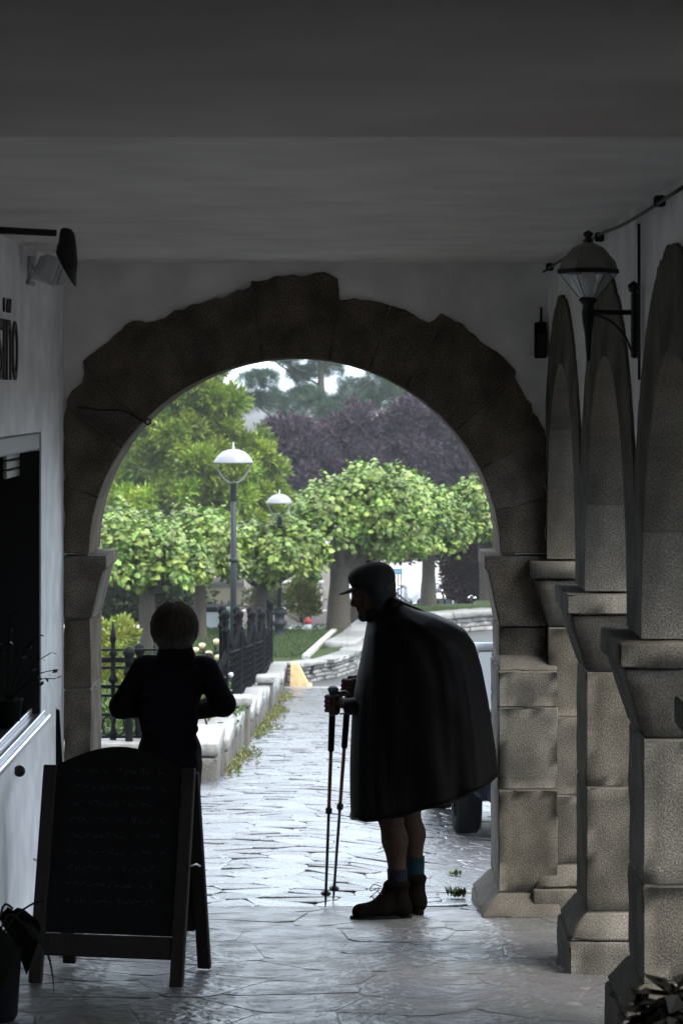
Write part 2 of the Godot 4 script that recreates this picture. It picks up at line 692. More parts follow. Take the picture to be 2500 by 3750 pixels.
	M.wood = tex(mat(lin(0.016, 0.010, 0.006), 0.8, 0.4), bark_t, 0.25, 0.1, fine)
	M.chalk = tex(mat(lin(0.010, 0.010, 0.010), 0.95, 0.15), cloud, 0.3)
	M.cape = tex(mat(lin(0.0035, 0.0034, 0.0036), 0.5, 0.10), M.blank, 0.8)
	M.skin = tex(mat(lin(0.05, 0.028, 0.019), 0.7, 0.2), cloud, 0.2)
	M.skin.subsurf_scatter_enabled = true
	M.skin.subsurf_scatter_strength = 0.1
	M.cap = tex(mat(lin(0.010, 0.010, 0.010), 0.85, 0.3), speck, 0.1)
	M.boot = tex(mat(lin(0.006, 0.0048, 0.0035), 0.95, 0.08), speck, 0.1, 0.1, fine)
	M.rubber = mat(lin(0.006, 0.006, 0.006), 0.8, 0.15)
	M.sock_blue = tex(mat(lin(0.008, 0.010, 0.018), 0.95, 0.2), speck, 0.05)
	M.sock_teal = tex(mat(lin(0.007, 0.022, 0.028), 0.95, 0.2), speck, 0.05)
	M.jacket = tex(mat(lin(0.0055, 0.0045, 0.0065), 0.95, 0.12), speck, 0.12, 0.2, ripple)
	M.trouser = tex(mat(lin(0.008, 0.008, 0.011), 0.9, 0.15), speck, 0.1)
	M.strand = mat(lin(0.017, 0.015, 0.013), 0.75, 0.2)
	M.strand.backlight_enabled = true
	M.strand.backlight = Color(0.7, 0.65, 0.6)
	M.hair = mat(lin(0.022, 0.019, 0.016), 0.75, 0.25)
	M.pole_red = mat(lin(0.22, 0.035, 0.015), 0.3, 0.5)
	M.pole_dark = mat(lin(0.02, 0.022, 0.025), 0.3, 0.5)
	M.grip = mat(lin(0.03, 0.06, 0.065), 0.7, 0.3)
	M.yellow = tex(mat(lin(0.60, 0.44, 0.21), 0.5, 0.5), cloud, 0.8)
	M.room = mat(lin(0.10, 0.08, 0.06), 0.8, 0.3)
	var gl = mat(Color(0.75, 0.85, 0.88, 0.16), 0.06, 0.5)
	gl.transparency = BaseMaterial3D.TRANSPARENCY_ALPHA
	M.glass = gl

# ------------------------------------------------------------------ ground and paving

func ground_sheet(x0, x1, dd: Array, xs: Array, h: Callable) -> ArrayMesh:
	var s = ST(true)
	for i in dd.size() - 1:
		for j in xs.size() - 1:
			var p = []
			for k in [[j, i], [j + 1, i], [j + 1, i + 1], [j, i + 1]]:
				p.append(Vector3(xs[k[0]], h.call(xs[k[0]], dd[k[1]]), -dd[k[1]]))
			quad_n(s, p[0], p[1], p[2], p[3], Vector3.UP)
	return fin(s)

func span(a: float, b: float, n: int) -> Array:
	var r = []
	for i in n + 1: r.append(lerpf(a, b, float(i) / n))
	return r

# Irregular stones: cells round jittered sites, cut by the bisectors to their neighbours.
func flagstones(root, x0: float, x1: float, d0: float, d1: float, cx: float, cd: float, gap: float, tilt: float, most: int, h: Callable, mats: Array, drop := 0.004):
	var nx = int((x1 - x0) / cx) + 2
	var nd = int((d1 - d0) / cd) + 2
	var site = []
	for j in nd:
		var row = []
		for i in nx:
			row.append(Vector2(x0 + (i - 0.5 + (j % 2) * 0.5 + rf(-0.49, 0.49)) * cx, d0 + (j - 0.5 + rf(-0.49, 0.49)) * cd))
		site.append(row)
	var rest = ST()
	var made = 0
	var any_rest = false
	for j in nd:
		for i in nx:
			var c: Vector2 = site[j][i]
			var p = [Vector2(x0, d0), Vector2(x1, d0), Vector2(x1, d1), Vector2(x0, d1)]
			if c.x < x0 or c.x > x1 or c.y < d0 or c.y > d1: continue
			for jj in range(maxi(0, j - 2), mini(nd, j + 3)):
				for ii in range(maxi(0, i - 2), mini(nx, i + 3)):
					if ii == i and jj == j: continue
					var o: Vector2 = site[jj][ii]
					var nrm = o - c
					var mid = (o + c) * 0.5
					var out = []
					for k in p.size():
						var a = p[k]
						var b = p[(k + 1) % p.size()]
						var da = (a - mid).dot(nrm)
						var db = (b - mid).dot(nrm)
						if da <= 0.0: out.append(a)
						if (da < 0.0) != (db < 0.0) and absf(da - db) > 1e-9: out.append(a.lerp(b, da / (da - db)))
					p = out
					if p.size() < 3: break
				if p.size() < 3: break
			if p.size() < 3: continue
			var ctr = Vector2.ZERO
			for q in p: ctr += q
			ctr /= p.size()
			var tx = rf(-tilt, tilt)
			var td = rf(-tilt, tilt)
			var up = rf(-0.6, 0.6) * drop
			var near = 1e9
			for q in p: near = minf(near, q.distance_to(ctr))
			if near < gap: continue
			var as_part = made < most
			var s = ST() if as_part else rest
			var y0 = h.call(ctr.x, ctr.y)
			var base = Vector3(ctr.x, y0, -ctr.y) if as_part else Vector3.ZERO
			var T = []
			var B = []
			var G = []
			# corners softened: each corner becomes two points
			var soft = []
			for k in p.size():
				var a = p[k]
				soft.append(a.lerp(p[(k + p.size() - 1) % p.size()], 0.16))
				soft.append(a.lerp(p[(k + 1) % p.size()], 0.16))
			for q in soft:
				var dir = (ctr - q)
				var q1 = q + dir.normalized() * minf(gap * 0.5, dir.length() * 0.3)
				var q2 = q + dir.normalized() * minf(gap * 0.5 + 0.008, dir.length() * 0.4)
				T.append(Vector3(q2.x, h.call(q2.x, q2.y) + up + (q2.x - ctr.x) * tx + (q2.y - ctr.y) * td, -q2.y) - base)
				B.append(Vector3(q1.x, h.call(q1.x, q1.y) + up - drop + (q1.x - ctr.x) * tx + (q1.y - ctr.y) * td, -q1.y) - base)
				G.append(Vector3(q1.x, h.call(q1.x, q1.y) - 0.05, -q1.y) - base)
			var mid3 = Vector3(ctr.x, y0 + up + rf(-0.4, 0.6) * drop, -ctr.y) - base
			var n = T.size()
			for k in n:
				var l = (k + 1) % n
				tri_n(s, mid3, T[k], T[l], Vector3.UP)
				quad_n(s, T[k], T[l], B[l], B[k], Vector3.UP + (T[k] - mid3))
				quad_n(s, B[k], B[l], G[l], G[k], (B[k] + B[l]) * 0.5 - mid3)
			if as_part:
				part("flagstone", fin(s), mats[rng.randi() % 5], root, base)
			else:
				any_rest = true
			made += 1
	if any_rest:
		part("small_flagstones", fin(rest), mats[0], root).set_meta("kind", "stuff")

func setting():
	# bare ground to the horizon, following the fall of the lane
	var dd = [-60, -20, 0, 10, 12.4, 12.8, 13.2, 13.6, 14.2, 20, 30, 38, 41, 42, 43, 44, 45, 46, 47, 60, 90, 140, 220, 400]
	var gm = ground_sheet(0, 0, dd, [-240, -60, -20, -6, -3, -1.2, -0.4, 0, 0.3, 0.6, 0.9, 1.3, 4, 10, 30, 80, 240], func(x, d): return gx(x, d) - 0.06)
	struct("ground", gm, M.soil)
	# the bed and the stones of the arcade floor
	var af = struct("arcade_floor", ground_sheet(0, 0, span(-4.0, 12.35, 12), [-1.331, 0.0, 1.6], func(x, d): return g(d) - 0.003), M.joint)
	flagstones(af, -1.331, 1.6, 4.6, 12.35, 0.50, 0.34, 0.004, 0.006, 150, func(x, d): return g(d), M.dry_slate, 0.0012)
	var fp = struct("footpath", ground_sheet(0, 0, span(12.35, 44.6, 40), [-1.2, -0.4, -0.1, 0.2, 0.5, 0.8, 1.1, 1.4, 3.0], func(x, d): return gx(x, d) - 0.008), M.joint)
	flagstones(fp, -1.2, 3.0, 12.35, 44.6, 0.34, 0.18, 0.005, 0.034, 145, gx, M.slate)
	part("kerb", box3(-1.2, 3.0, g(44.7) - 0.2, g(44.7) + 0.004, -44.85, -44.62, 0.02), M.capstone[0], fp)
	# the carriageway beyond the end of the path and up its right side
	struct("road", ground_sheet(0, 0, span(44.87, 57.5, 10), [-3.0, 0.5, 3.0, 14.0], func(x, d): return g(d) - 0.045), M.asphalt)
	struct("side_road", ground_sheet(0, 0, span(-30.0, 44.85, 30), [3.02, 5.0, 12.0], func(x, d): return gx(x, d) - 0.03), M.asphalt)
	# wooded slopes that close the valley to both sides
	struct("wooded_hills", ground_sheet(0, 0, span(100.0, 240.0, 14), span(-170.0, 170.0, 60), hill), M.woods)
	struct("verge", ground_sheet(0, 0, span(12.7, 22.7, 5), [-14.0, -1.25], func(x, d): return g(d) - 0.02), M.grass)
	# pale paved square behind the trees
	struct("square_paving", ground_sheet(0, 0, [62.6, 70.0, 80.0, 110.0], [-30, 0, 30], func(x, d): return -4.97), M.concrete)
	# lawn held up by the low walls
	var ls = ST(true)
	var front = [[-14.0, 47.2], [-4.0, 47.0], [-2.2, 46.9], [-1.05, 46.35], [-0.6, 46.6], [0.0, 47.8], [0.2, 49.0], [0.25, 50.5], [0.4, 53.2], [1.26, 54.9], [3.0, 56.5], [6.0, 57.4], [14.0, 58.4]]
	for i in front.size() - 1:
		var a = front[i]
		var b = front[i + 1]
		var rows = 5
		for r in rows:
			var t0 = float(r) / rows
			var t1 = float(r + 1) / rows
			var lawn_back = maxf(53.4, maxf(a[1], b[1]) + 2.2)
			var f = func(q, t): return Vector3(q[0], lerpf(-3.53, -3.50, t), -lerpf(q[1], lawn_back, t))
			quad_n(ls, f.call(a, t0), f.call(b, t0), f.call(b, t1), f.call(a, t1), Vector3.UP)
	struct("lawn", fin(ls), M.grass)
	var xs = []
	var cs = []
	for i in 16000:
		var x = rf(-4.0, 4.0)
		var lo = 47.1 if x < -1.0 else (lerpf(46.9, 50.0, x + 1.0) if x < 0.3 else 53.6 + x)
		var d = rf(lo, minf(lo + 6.0, 53.3 if x < 0.3 else 57.5))
		if absf(x + 0.75 - (d - 47.0) * 0.10) < 0.10 and d < 54.0: continue
		var b = Basis(Vector3.UP, rf(0, TAU)) * Basis(Vector3.RIGHT, rf(-0.5, 0.5))
		xs.append(Transform3D(b.scaled(Vector3.ONE * rf(0.6, 1.3)), Vector3(x, -3.52, -d)))
		var k = rf(0.7, 1.3)
		cs.append(Color(0.055 * k, 0.085 * k, 0.03 * k))
	tag(scatter("lawn_grass", blade_mesh(0.07, 0.012), M.blade, self, xs, cs), "short mown grass blades on the lawn behind the low stone wall", "grass")
	# two pale concrete edging strips that cross the lawn
	var es = ST()
	for i in 6:
		var d0 = 47.0 + i * 1.15
		add_box(es, Transform3D(Basis(Vector3.UP, -0.10), Vector3(-0.75 + (d0 - 46.4) * 0.10, -3.50, -d0 - 0.55)), Vector3(0.12, 0.09, 1.12), 0.01)
	struct("lawn_edging", fin(es), M.concrete)
	var path = ST()
	quad_n(path, Vector3(-6, -3.487, -52.6), Vector3(0.3, -3.487, -52.3), Vector3(0.4, -3.487, -53.2), Vector3(-6, -3.487, -53.35), Vector3.UP)
	struct("park_path", fin(path), M.concrete)
	# planted bed behind the iron fence
	struct("garden_bed", ground_sheet(0, 0, span(23.3, 47.0, 24), [-14.0, -4.0, -1.45], func(x, d): return g(d) + 0.2), M.soil)

func hill(x: float, d: float) -> float:
	var side = smoothstep(13.0, 46.0, absf(x - 1.0))
	return -5.6 + side * (9.0 + 3.0 * sin(x * 0.09) + 2.0 * sin(x * 0.23 + 1.0)) * smoothstep(100.0, 165.0, d)

func blade_mesh(hh: float, w: float) -> ArrayMesh:
	var s = ST()
	for k in 3:
		var a = TAU * k / 3.0
		var u = Vector3(cos(a), 0, sin(a))
		var lean = Vector3(-sin(a), 0, cos(a)) * hh * 0.35
		tri_n(s, u * w, -u * w, Vector3.UP * hh + lean, lean + Vector3.UP * 0.01)
	return fin(s)

# ------------------------------------------------------------------ the arcade

func archway(root, cx: float, cy: float, rx: float, ry: float, cuts: Array, outer: Callable, xf: Transform3D, depth: float, mats: Array):
	for i in cuts.size() - 1:
		var a0 = deg_to_rad(cuts[i])
		var a1 = deg_to_rad(cuts[i + 1])
		var gapa = 0.0014
		var p = PackedVector2Array()
		var n = maxi(2, int((a1 - a0) / 0.09))
		for k in n + 1:
			var t = lerpf(a0 + gapa, a1 - gapa, float(k) / n)
			p.append(Vector2(cx + sin(t) * rx, cy + cos(t) * ry))
		for q in outer.call(a0 + gapa, a1 - gapa): p.append(q)
		part("voussoir", extruded(jag(p, n + 1, 0.035, 0.010), xf, depth, 0.005), mats[rng.randi() % mats.size()], root)

func mortar_ring(root, cx: float, cy: float, rx: float, ry: float, w: float, xf: Transform3D, depth: float):
	var s = ST()
	for k in 32:
		var a = lerpf(-PI / 2, PI / 2, k / 32.0)
		var b = lerpf(-PI / 2, PI / 2, (k + 1) / 32.0)
		var q = []
		for t in [a, b]:
			for r in [0.0, w]:
				q.append(Vector2(cx + sin(t) * (rx + r), cy + cos(t) * (ry + r)))
		var ref = xf * Vector3((q[0].x + q[3].x) * 0.5, (q[0].y + q[3].y) * 0.5, -depth * 0.5)
		var P = []
		for z in [0.0, -depth]:
			for v in q: P.append(xf * Vector3(v.x, v.y, z))
		quad_r(s, P[0], P[1], P[3], P[2], ref)
		quad_r(s, P[4], P[5], P[7], P[6], ref)
		quad_r(s, P[0], P[2], P[6], P[4], ref)
	part("joint_mortar", fin(s), M.mortar, root)

func building():
	var b = thing("arcade_building", "dim village arcade with white plaster walls and ceiling and granite piers", "building")
	var zf = -12.1
	# -- front wall with the big arch
	var fw = PackedVector2Array()
	for q in [[-1.6, 0.64], [-1.6, 2.06], [1.5, 2.06], [1.5, 0.64], [0.80, 0.64]]: fw.append(Vector2(q[0], q[1]))
	for k in 25:
		var t = lerpf(PI / 2, -PI / 2, k / 24.0)
		fw.append(Vector2(-0.241 + sin(t) * 1.04, 0.641 + cos(t) * 1.0))
	var front = part("front_wall", extruded(fw, Transform3D(Basis(), Vector3(0, 0, zf)), 0.5), M.plaster, b)
	var ext = V2([-1.329, 0.636, -1.329, 1.078, -1.325, 1.305, -1.294, 1.408, -1.243, 1.449, -1.239, 1.552, -1.119, 1.644, -1.006, 1.741, -0.893, 1.743, -0.728, 1.819, -0.451, 1.902, -0.444, 1.947, -0.101, 1.974, -0.039, 1.943, -0.027, 1.840, 0.043, 1.850, 0.115, 1.840, 0.280, 1.795, 0.393, 1.733, 0.449, 1.778, 0.551, 1.727, 0.671, 1.620, 0.798, 1.511, 0.800, 1.465, 0.846, 1.377, 0.938, 1.222, 0.945, 1.120, 0.945, 0.636])
	var ctr = Vector2(-0.241, 0.636)
	var outer = func(a0, a1):
		var r = []
		var hit = func(a):
			var dir = Vector2(sin(a), cos(a)) * 3.0
			for i in ext.size() - 1:
				var h = Geometry2D.segment_intersects_segment(ctr, ctr + dir, ext[i], ext[i + 1])
				if h != null: return h
			return ctr + dir * 0.36
		r.append(hit.call(a1))
		for i in range(ext.size() - 1, -1, -1):
			var v = ext[i] - ctr
			var a = atan2(v.x, v.y)
			if a > a0 + 0.004 and a < a1 - 0.004:
				r.append(ext[i])
		r.append(hit.call(a0))
		return r
	archway(front, ctr.x, ctr.y, 0.97, 0.932, [-89.6, -73, -57, -48, -30, -9.1, 9.6, 21, 32.2, 51, 64, 77, 89.6], outer, Transform3D(Basis(), Vector3(0, 0, zf + 0.015)), 0.545, M.archstone)
	mortar_ring(front, ctr.x, ctr.y, 0.976, 0.938, 0.085, Transform3D(Basis(), Vector3(0, 0, zf - 0.004)), 0.5)
	# left respond of the arch
	var lp = group_node("left_pier", b)
	var cap = V2([-1.329, 0.632, -1.130, 0.632, -1.130, 0.574, -1.146, 0.556, -1.200, 0.338, -1.329, 0.338])
	part("impost", extruded(cap, Transform3D(Basis(), Vector3(0, 0, zf + 0.02)), 0.56, 0.006), M.archstone[1], lp)
	var y = 0.333
	for hh in [0.335, 0.36, 0.42, 0.35]:
		part("stone_block", rough_box(-1.329, -1.202, y - hh + 0.006, y, zf + 0.012, zf - 0.53, 0.006), M.archstone[rng.randi() % 4], lp)
		y -= hh
	part("bed_joint", box3(-1.325, -1.208, y, 0.333, zf + 0.003, zf - 0.52), M.mortar, lp)
	# right pier of the arch: dark impost above, a lighter buttress below
	var rp = group_node("right_pier", b)
	var cap2 = V2([0.655, 0.632, 0.655, 0.574, 0.671, 0.556, 0.724, 0.30, 0.944, 0.30, 0.944, 0.632])
	part("impost", extruded(cap2, Transform3D(Basis(), Vector3(0, 0, zf + 0.02)), 0.56, 0.006), M.archstone[1], rp)
	part("stone_block", rough_box(0.722, 0.944, 0.12, 0.296, zf + 0.012, zf - 0.53, 0.006), M.archstone[2], rp)
	# buttress, its head sloped back
	part("sloped_head", rough_taper([0.712, 0.99, zf - 0.53, zf + 0.125, 0.10], [0.724, 0.99, zf - 0.53, zf + 0.02, 0.165]), M.granite[1], rp)
	y = 0.098
	for hh in [0.17, 0.385, 0.48]:
		part("stone_block", rough_box(0.712, 0.99, y - hh + 0.003, y, zf - 0.53, zf + 0.125, 0.006), M.granite[rng.randi() % 4], rp)
		y -= hh
	part("base_slope", rough_taper([0.622, 1.0, zf - 0.62, zf + 0.215, y - 0.105], [0.712, 1.0, zf - 0.53, zf + 0.125, y]), M.granite[2], rp)
	part("base_block", rough_box(0.620, 1.0, g(12.1) - 0.14, y - 0.108, zf - 0.62, zf + 0.217, 0.012), M.granite[2], rp)
	part("bed_joint", box3(0.718, 0.985, y, 0.10, zf - 0.52, zf + 0.117), M.mortar, rp)
	# -- arcade to the street on the right
	var near = [12.01, 10.10, 8.17, 6.24, 4.31]
	for i in near.size():
		var d = near[i]
		var dep = 0.62 if i == 0 else 0.43
		var pr = group_node("arcade_pier", b)
		var x0 = 0.946
		var x1 = 1.45
		var za = -d
		var zb = -d - dep
		var zback = zb if i == 0 else zb - 0.085
		part("abacus", rough_box(x0 - 0.085, x1 + 0.085, 0.535, 0.617, za + 0.085, zback, 0.008), M.granite[i % 3], pr)
		part("capital", rough_taper([x0, x1, zb, za, 0.305], [x0 - 0.07, x1 + 0.07, zback + (0.015 if i else 0.0), za + 0.07, 0.532]), M.granite[(i + 1) % 3], pr)
		var gy = g(d)
		var yb = gy + 0.235
		y = 0.30
		var hs = [[0.38, 0.33, 0.29], [0.48, 0.52], [0.6, 0.4], [0.6, 0.4], [0.5, 0.4]][i]
		var tot = 0.0
		for q in hs: tot += q
		for q in hs:
			var hh = q / tot * (0.30 - yb)
			part("stone_block", rough_box(x0, x1, y - hh + 0.003, y, zb, za, 0.006), M.granite[rng.randi() % 4], pr)
			y -= hh
		part("base_slope", rough_taper([x0 - 0.073, x1 + 0.07, zb - 0.07, za + 0.073, gy + 0.135], [x0, x1, zb, za, yb]), M.granite[i % 3], pr)
		part("base_block", rough_box(x0 - 0.075, x1 + 0.07, gy - 0.12, gy + 0.132, zb - 0.07, za + 0.075, 0.01), M.granite[i % 3], pr)
		part("bed_joint", box3(x0 + 0.006, x1 - 0.006, yb, 0.303, zb + 0.006, za - 0.006), M.mortar, pr)
	var side = Basis(Vector3(0, 0, -1), Vector3.UP, Vector3(1, 0, 0))     # outlines in (d, y) pushed along -x
	for i in 4:
		var d1 = near[i]
		var d0 = near[i + 1] + 0.43
		var c = (d0 + d1) * 0.5
		var r = (d1 - d0) * 0.5
		var aw = PackedVector2Array()
		var m0 = d0 - 0.214
		var m1 = d1 + (0.214 if i else 0.59)
		for q in [[m0, 0.62], [m0, 2.06], [m1, 2.06], [m1, 0.62], [c + r + 0.05, 0.62]]: aw.append(Vector2(q[0], q[1]))
		for k in 21:
			var t = lerpf(PI / 2, -PI / 2, k / 20.0)
			aw.append(Vector2(c + sin(t) * (r + 0.05), 0.621 + cos(t) * (r + 0.22)))
		var wall = part("arcade_wall", extruded(aw, Transform3D(side, Vector3(1.44, 0, 0)), 0.486), M.plaster, b)
		var w = r + 0.212
		var out2 = func(a0, a1):
			var o = []
			for k in 4:
				var t = lerpf(a1, a0, k / 3.0)
				o.append(Vector2(clampf(c + sin(t) * (r + 0.30), c - w, c + w), 0.622 + cos(t) * (r + 0.47)))
			return o
		archway(wall, c, 0.622, r, r + 0.17, [-90, -68, -48, -29, -10, 10, 29, 48, 68, 90], out2, Transform3D(side, Vector3(1.452, 0, 0)), 0.510, M.granite)
		mortar_ring(wall, c, 0.622, r + 0.005, r + 0.175, 0.07, Transform3D(side, Vector3(1.446, 0, 0)), 0.496)
	part("side_wall", box3(0.952, 1.44, -0.6, 2.06, -4.31, 4.0), M.plaster, b)
	# -- left wall round the bar window
	var wx0 = -1.65
	var wx1 = -1.331
	var lw = part("left_wall", box3(wx0, wx1, -1.4, -0.03, -12.098, 4.0), M.white_paint, b)
	part("wall_above", box3(wx0, wx1, 1.235, 2.06, -12.098, 4.0), M.white_paint, b)
	part("wall_pier", box3(wx0, wx1, -0.03, 1.235, -12.098, -11.2), M.white_paint, b)
	part("wall_pier", box3(wx0, wx1, -0.03, 1.235, -8.6, 4.0), M.white_paint, b)
	var win = group_node("bar_window", b)
	part("sill", box3(wx0, wx1 + 0.045, -0.029, 0.0, -11.19, -8.62, 0.006), M.alu, win)
	part("sliding_rail", box3(wx1 - 0.05, wx1 - 0.035, 0.001, 0.028, -11.17, -8.64, 0.003), M.alu, win)
	part("sliding_rail", box3(wx1 + 0.01, wx1 + 0.022, 0.001, 0.02, -11.17, -8.64, 0.003), M.alu, win)
	part("shutter_box", box3(wx1 - 0.12, wx1 - 0.004, 1.155, 1.233, -11.17, -8.64, 0.008), M.grey_plastic, win)
	for k in 3:
		part("shutter_slat", box3(wx1 - 0.108, wx1 - 0.09, 1.120 - k * 0.04 + 0.002, 1.155 - k * 0.04, -11.17, -10.75, 0.004), M.grey_plastic, win)
	part("jamb", box3(wx0, wx1 - 0.004, 0.002, 1.15, -11.198, -11.175), M.black, win)
	part("apron_board", box3(wx1 + 0.001, wx1 + 0.012, -0.17, -0.035, -11.12, -8.7, 0.003), M.white_paint, win)
	var rm = group_node("bar_room", b)
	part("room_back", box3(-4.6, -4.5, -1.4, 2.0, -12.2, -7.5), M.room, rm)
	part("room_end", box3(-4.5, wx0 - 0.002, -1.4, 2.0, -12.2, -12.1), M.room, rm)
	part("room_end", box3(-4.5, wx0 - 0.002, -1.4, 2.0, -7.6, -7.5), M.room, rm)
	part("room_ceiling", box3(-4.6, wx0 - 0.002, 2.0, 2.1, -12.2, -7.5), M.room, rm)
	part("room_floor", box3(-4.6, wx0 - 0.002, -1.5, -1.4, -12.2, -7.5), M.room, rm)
	# -- ceiling
	part("ceiling", box3(-1.7, 1.55, 2.015, 2.3, -12.66, 4.1), M.ceiling, b)
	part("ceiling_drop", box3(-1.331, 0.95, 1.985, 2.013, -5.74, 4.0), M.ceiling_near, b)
	part("end_wall", box3(-1.7, -0.9, -0.6, 2.0, 4.0, 4.3), M.plaster, b)
	part("end_wall", box3(0.75, 1.5, -0.6, 2.0, 4.0, 4.3), M.plaster, b)

# ------------------------------------------------------------------ lane wall and fence

func wall_stone_row(root, pts: Array, y0: Callable, hgt: Array, thick: float, len_: float, called: String, mats: Array, bev := 0.012):
	# stones laid along a plan polyline, one row
	var L = [0.0]
	for i in pts.size() - 1: L.append(L[-1] + (pts[i + 1] - pts[i]).length())
	var at = 0.0
	while at < L[-1] - 0.05:
		var ln = minf(rf(len_ * 0.75, len_ * 1.3), L[-1] - at)
		var mid = at + ln * 0.5
		var k = 0
		while k < pts.size() - 2 and L[k + 1] < mid: k += 1
		var t = (mid - L[k]) / (L[k + 1] - L[k])
		var p = pts[k].lerp(pts[k + 1], t)
		var dir = (pts[k + 1] - pts[k]).normalized()
		var yb = y0.call(p) + hgt[0]
		part(called, rough_box((ln - 0.012) * -0.5, (ln - 0.012) * 0.5, (hgt[1] - hgt[0] - 0.006) * -0.5, (hgt[1] - hgt[0] - 0.006) * 0.5, thick * -0.5 + rf(-0.01, 0.01), thick * 0.5, bev, 0.008, 0.12), mats[rng.randi() % mats.size()], root,
			Vector3(p.x, yb + (hgt[1] - hgt[0]) * 0.5, -p.y), Vector3(rf(-0.012, 0.012), atan2(dir.y, dir.x), rf(-0.012, 0.012)))
		at += ln

func lane_wall_and_fence():
	var w = thing("stepped_stone_wall", "low stepped wall of grey stone blocks along the left edge of the lane", "wall")
	var d = 21.6
	var posts = [27.4, 36.4]
	while d < 45.8:
		var ln = rf(1.05, 1.4)
		var top = g(d + ln * 0.35) + rf(0.31, 0.35)
		var xo = -1.06 + rf(-0.02, 0.02)
		var xi = xo - 0.42
		var bot = g(d + ln) - 0.1
		part("cap_stone", rough_box(xi, xo, top - 0.12, top, -d, -d - ln + 0.02, 0.02), M.capstone[rng.randi() % 3], w, Vector3.ZERO, Vector3(0, 0, rf(-0.004, 0.004)))
		part("wall_stone", rough_box(xi + 0.02, xo - 0.015, bot, top - 0.124, -d, -d - ln * 0.55, 0.015), M.wallstone[rng.randi() % 3], w)
		part("wall_stone", rough_box(xi + 0.02, xo - 0.012, bot, top - 0.124, -d - ln * 0.55 - 0.01, -d - ln + 0.01, 0.015), M.wallstone[rng.randi() % 3], w)
		d += ln
	for q in posts:
		part("wall_post", rough_box(-1.26, -1.03, g(q) - 0.1, g(q) + 0.40, -q, -q - 0.34, 0.015), M.wallstone[1], w)
		part("post_cap", rough_box(-1.28, -1.01, g(q) + 0.404, g(q) + 0.50, -q + 0.02, -q - 0.36, 0.012), M.capstone[1], w)
	# short return wall under the front railing
	var rw = thing("return_stone_wall", "short stone plinth wall under the ornate front railing, across the garden corner", "wall")
	var x = -5.2
	while x < -1.55:
		var ln = minf(rf(0.7, 1.1), -1.5 - x)
		part("wall_stone", rough_box(x, x + ln - 0.012, g(23) - 0.1, g(23) + 0.19, -22.75, -23.15, 0.015), M.wallstone[rng.randi() % 3], rw)
		part("cap_stone", rough_box(x, x + ln - 0.008, g(23) + 0.195, g(23) + 0.285, -22.70, -23.2, 0.015), M.capstone[rng.randi() % 3], rw)
		x += ln
	# -- side fence: twisted pickets rising and dipping between tall posts
	var f = thing("side_iron_fence", "black wrought iron fence of close twisted pickets running down beside the lane", "fence")
	var fx = -1.34
	var pm = {}
	var d0 = 23.1
	var post_d = [25.0, 28.6, 32.4, 36.9, 41.3, 46.0]
	for i in post_d.size() - 1:
		var a = post_d[i]
		var e = post_d[i + 1]
		var n = int((e - a) / 0.115)
		for k in range(1, n):
			var t = float(k) / n
			var dk = lerpf(a, e, t)
			var hh = 0.78 + 0.24 * pow(absf(t * 2.0 - 1.0), 1.6)
			if i == 0: hh = 0.52 + 0.20 * t * t
			hh = snappedf(hh, 0.02)
			if not pm.has(hh): pm[hh] = picket_mesh(hh)
			part("picket", pm[hh], M.iron, f, Vector3(fx, g(dk) + 0.31, -dk), Vector3(0, rf(-0.3, 0.3), 0))
		for yy in ([0.40, 0.70] if i == 0 else [0.40, 0.95]):
			part("rail", tube([Vector3(fx, g(a) + yy, -a), Vector3(fx, g(e) + yy, -e)], 0.014, 6), M.iron, f)
	for q in post_d:
		for o in ([0.0] if q == 25.0 else [0.0, 0.16]):
			part("fence_post", iron_post(0.74 if q == 25.0 else (1.16 if o == 0.0 else 1.20)), M.iron, f, Vector3(fx - o * 0.3, g(q) + 0.28, -q - o))
	part("stay_ring", lathe([[0.0, -0.012], [0.03, -0.01], [0.03, 0.01], [0.0, 0.012]], 10), M.alu, f, Vector3(fx + 0.06, g(28.6) + 0.72, -28.55), Vector3(PI / 2, 0, 0))
	# -- ornate front railing
	var fr = thing("ornate_front_railing", "ornate black iron railing with spear finials, scroll ovals and ball topped corner posts", "fence")
	var base = g(23) + 0.285
	var X0 = -4.6
	var X1 = -1.42
	for yy in [[0.02, 0.012], [0.22, 0.012], [0.39, 0.012], [0.47, 0.017], [0.64, 0.012], [0.71, 0.022], [0.80, 0.010]]:
		part("rail", box3(X0, X1, base + yy[0] - yy[1], base + yy[0] + yy[1], -22.955, -22.93, 0.004), M.iron, fr)
	x = X0
	var sp = spear_mesh()
	var thin = tube([Vector3.ZERO, Vector3(0, 0.69, 0)], 0.011, 6)
	var ovs = ST(true)
	add_tube(ovs, ring_points(0.045, 0.085), 0.008, 6)
	var ov = fin(ovs)
	while x < X1:
		part("spear_bar", sp, M.iron, fr, Vector3(x, base, -22.915))
		part("bar", thin, M.iron, fr, Vector3(x + 0.21, base + 0.02, -22.925))
		for k in 4:
			part("scroll_oval", ov, M.iron, fr, Vector3(x + 0.055 + k * 0.105, base + 0.12, -22.94))
		x += 0.42
	for px in [-1.93, -1.86, -2.9, -4.6]:
		part("fence_post", iron_post(1.0), M.iron, fr, Vector3(px, base - 0.16, -22.82 - (0.3 if px == -1.86 else 0.0)))
	# thin railing at the back of the garden
	var br = thing("thin_garden_railing", "thin low black railing with small spikes at the back of the rose bed", "fence")
	var tp = picket_mesh(0.62, 0.012)
	x = -5.4
	while x < -1.5:
		part("spike", tp, M.iron, br, Vector3(x, g(44) + 0.2, -44.2))
		x += 0.21
	for yy in [0.3, 0.62]:
		part("rail", box3(-5.5, -1.45, g(44) + yy, g(44) + yy + 0.02, -44.21, -44.19), M.iron, br)

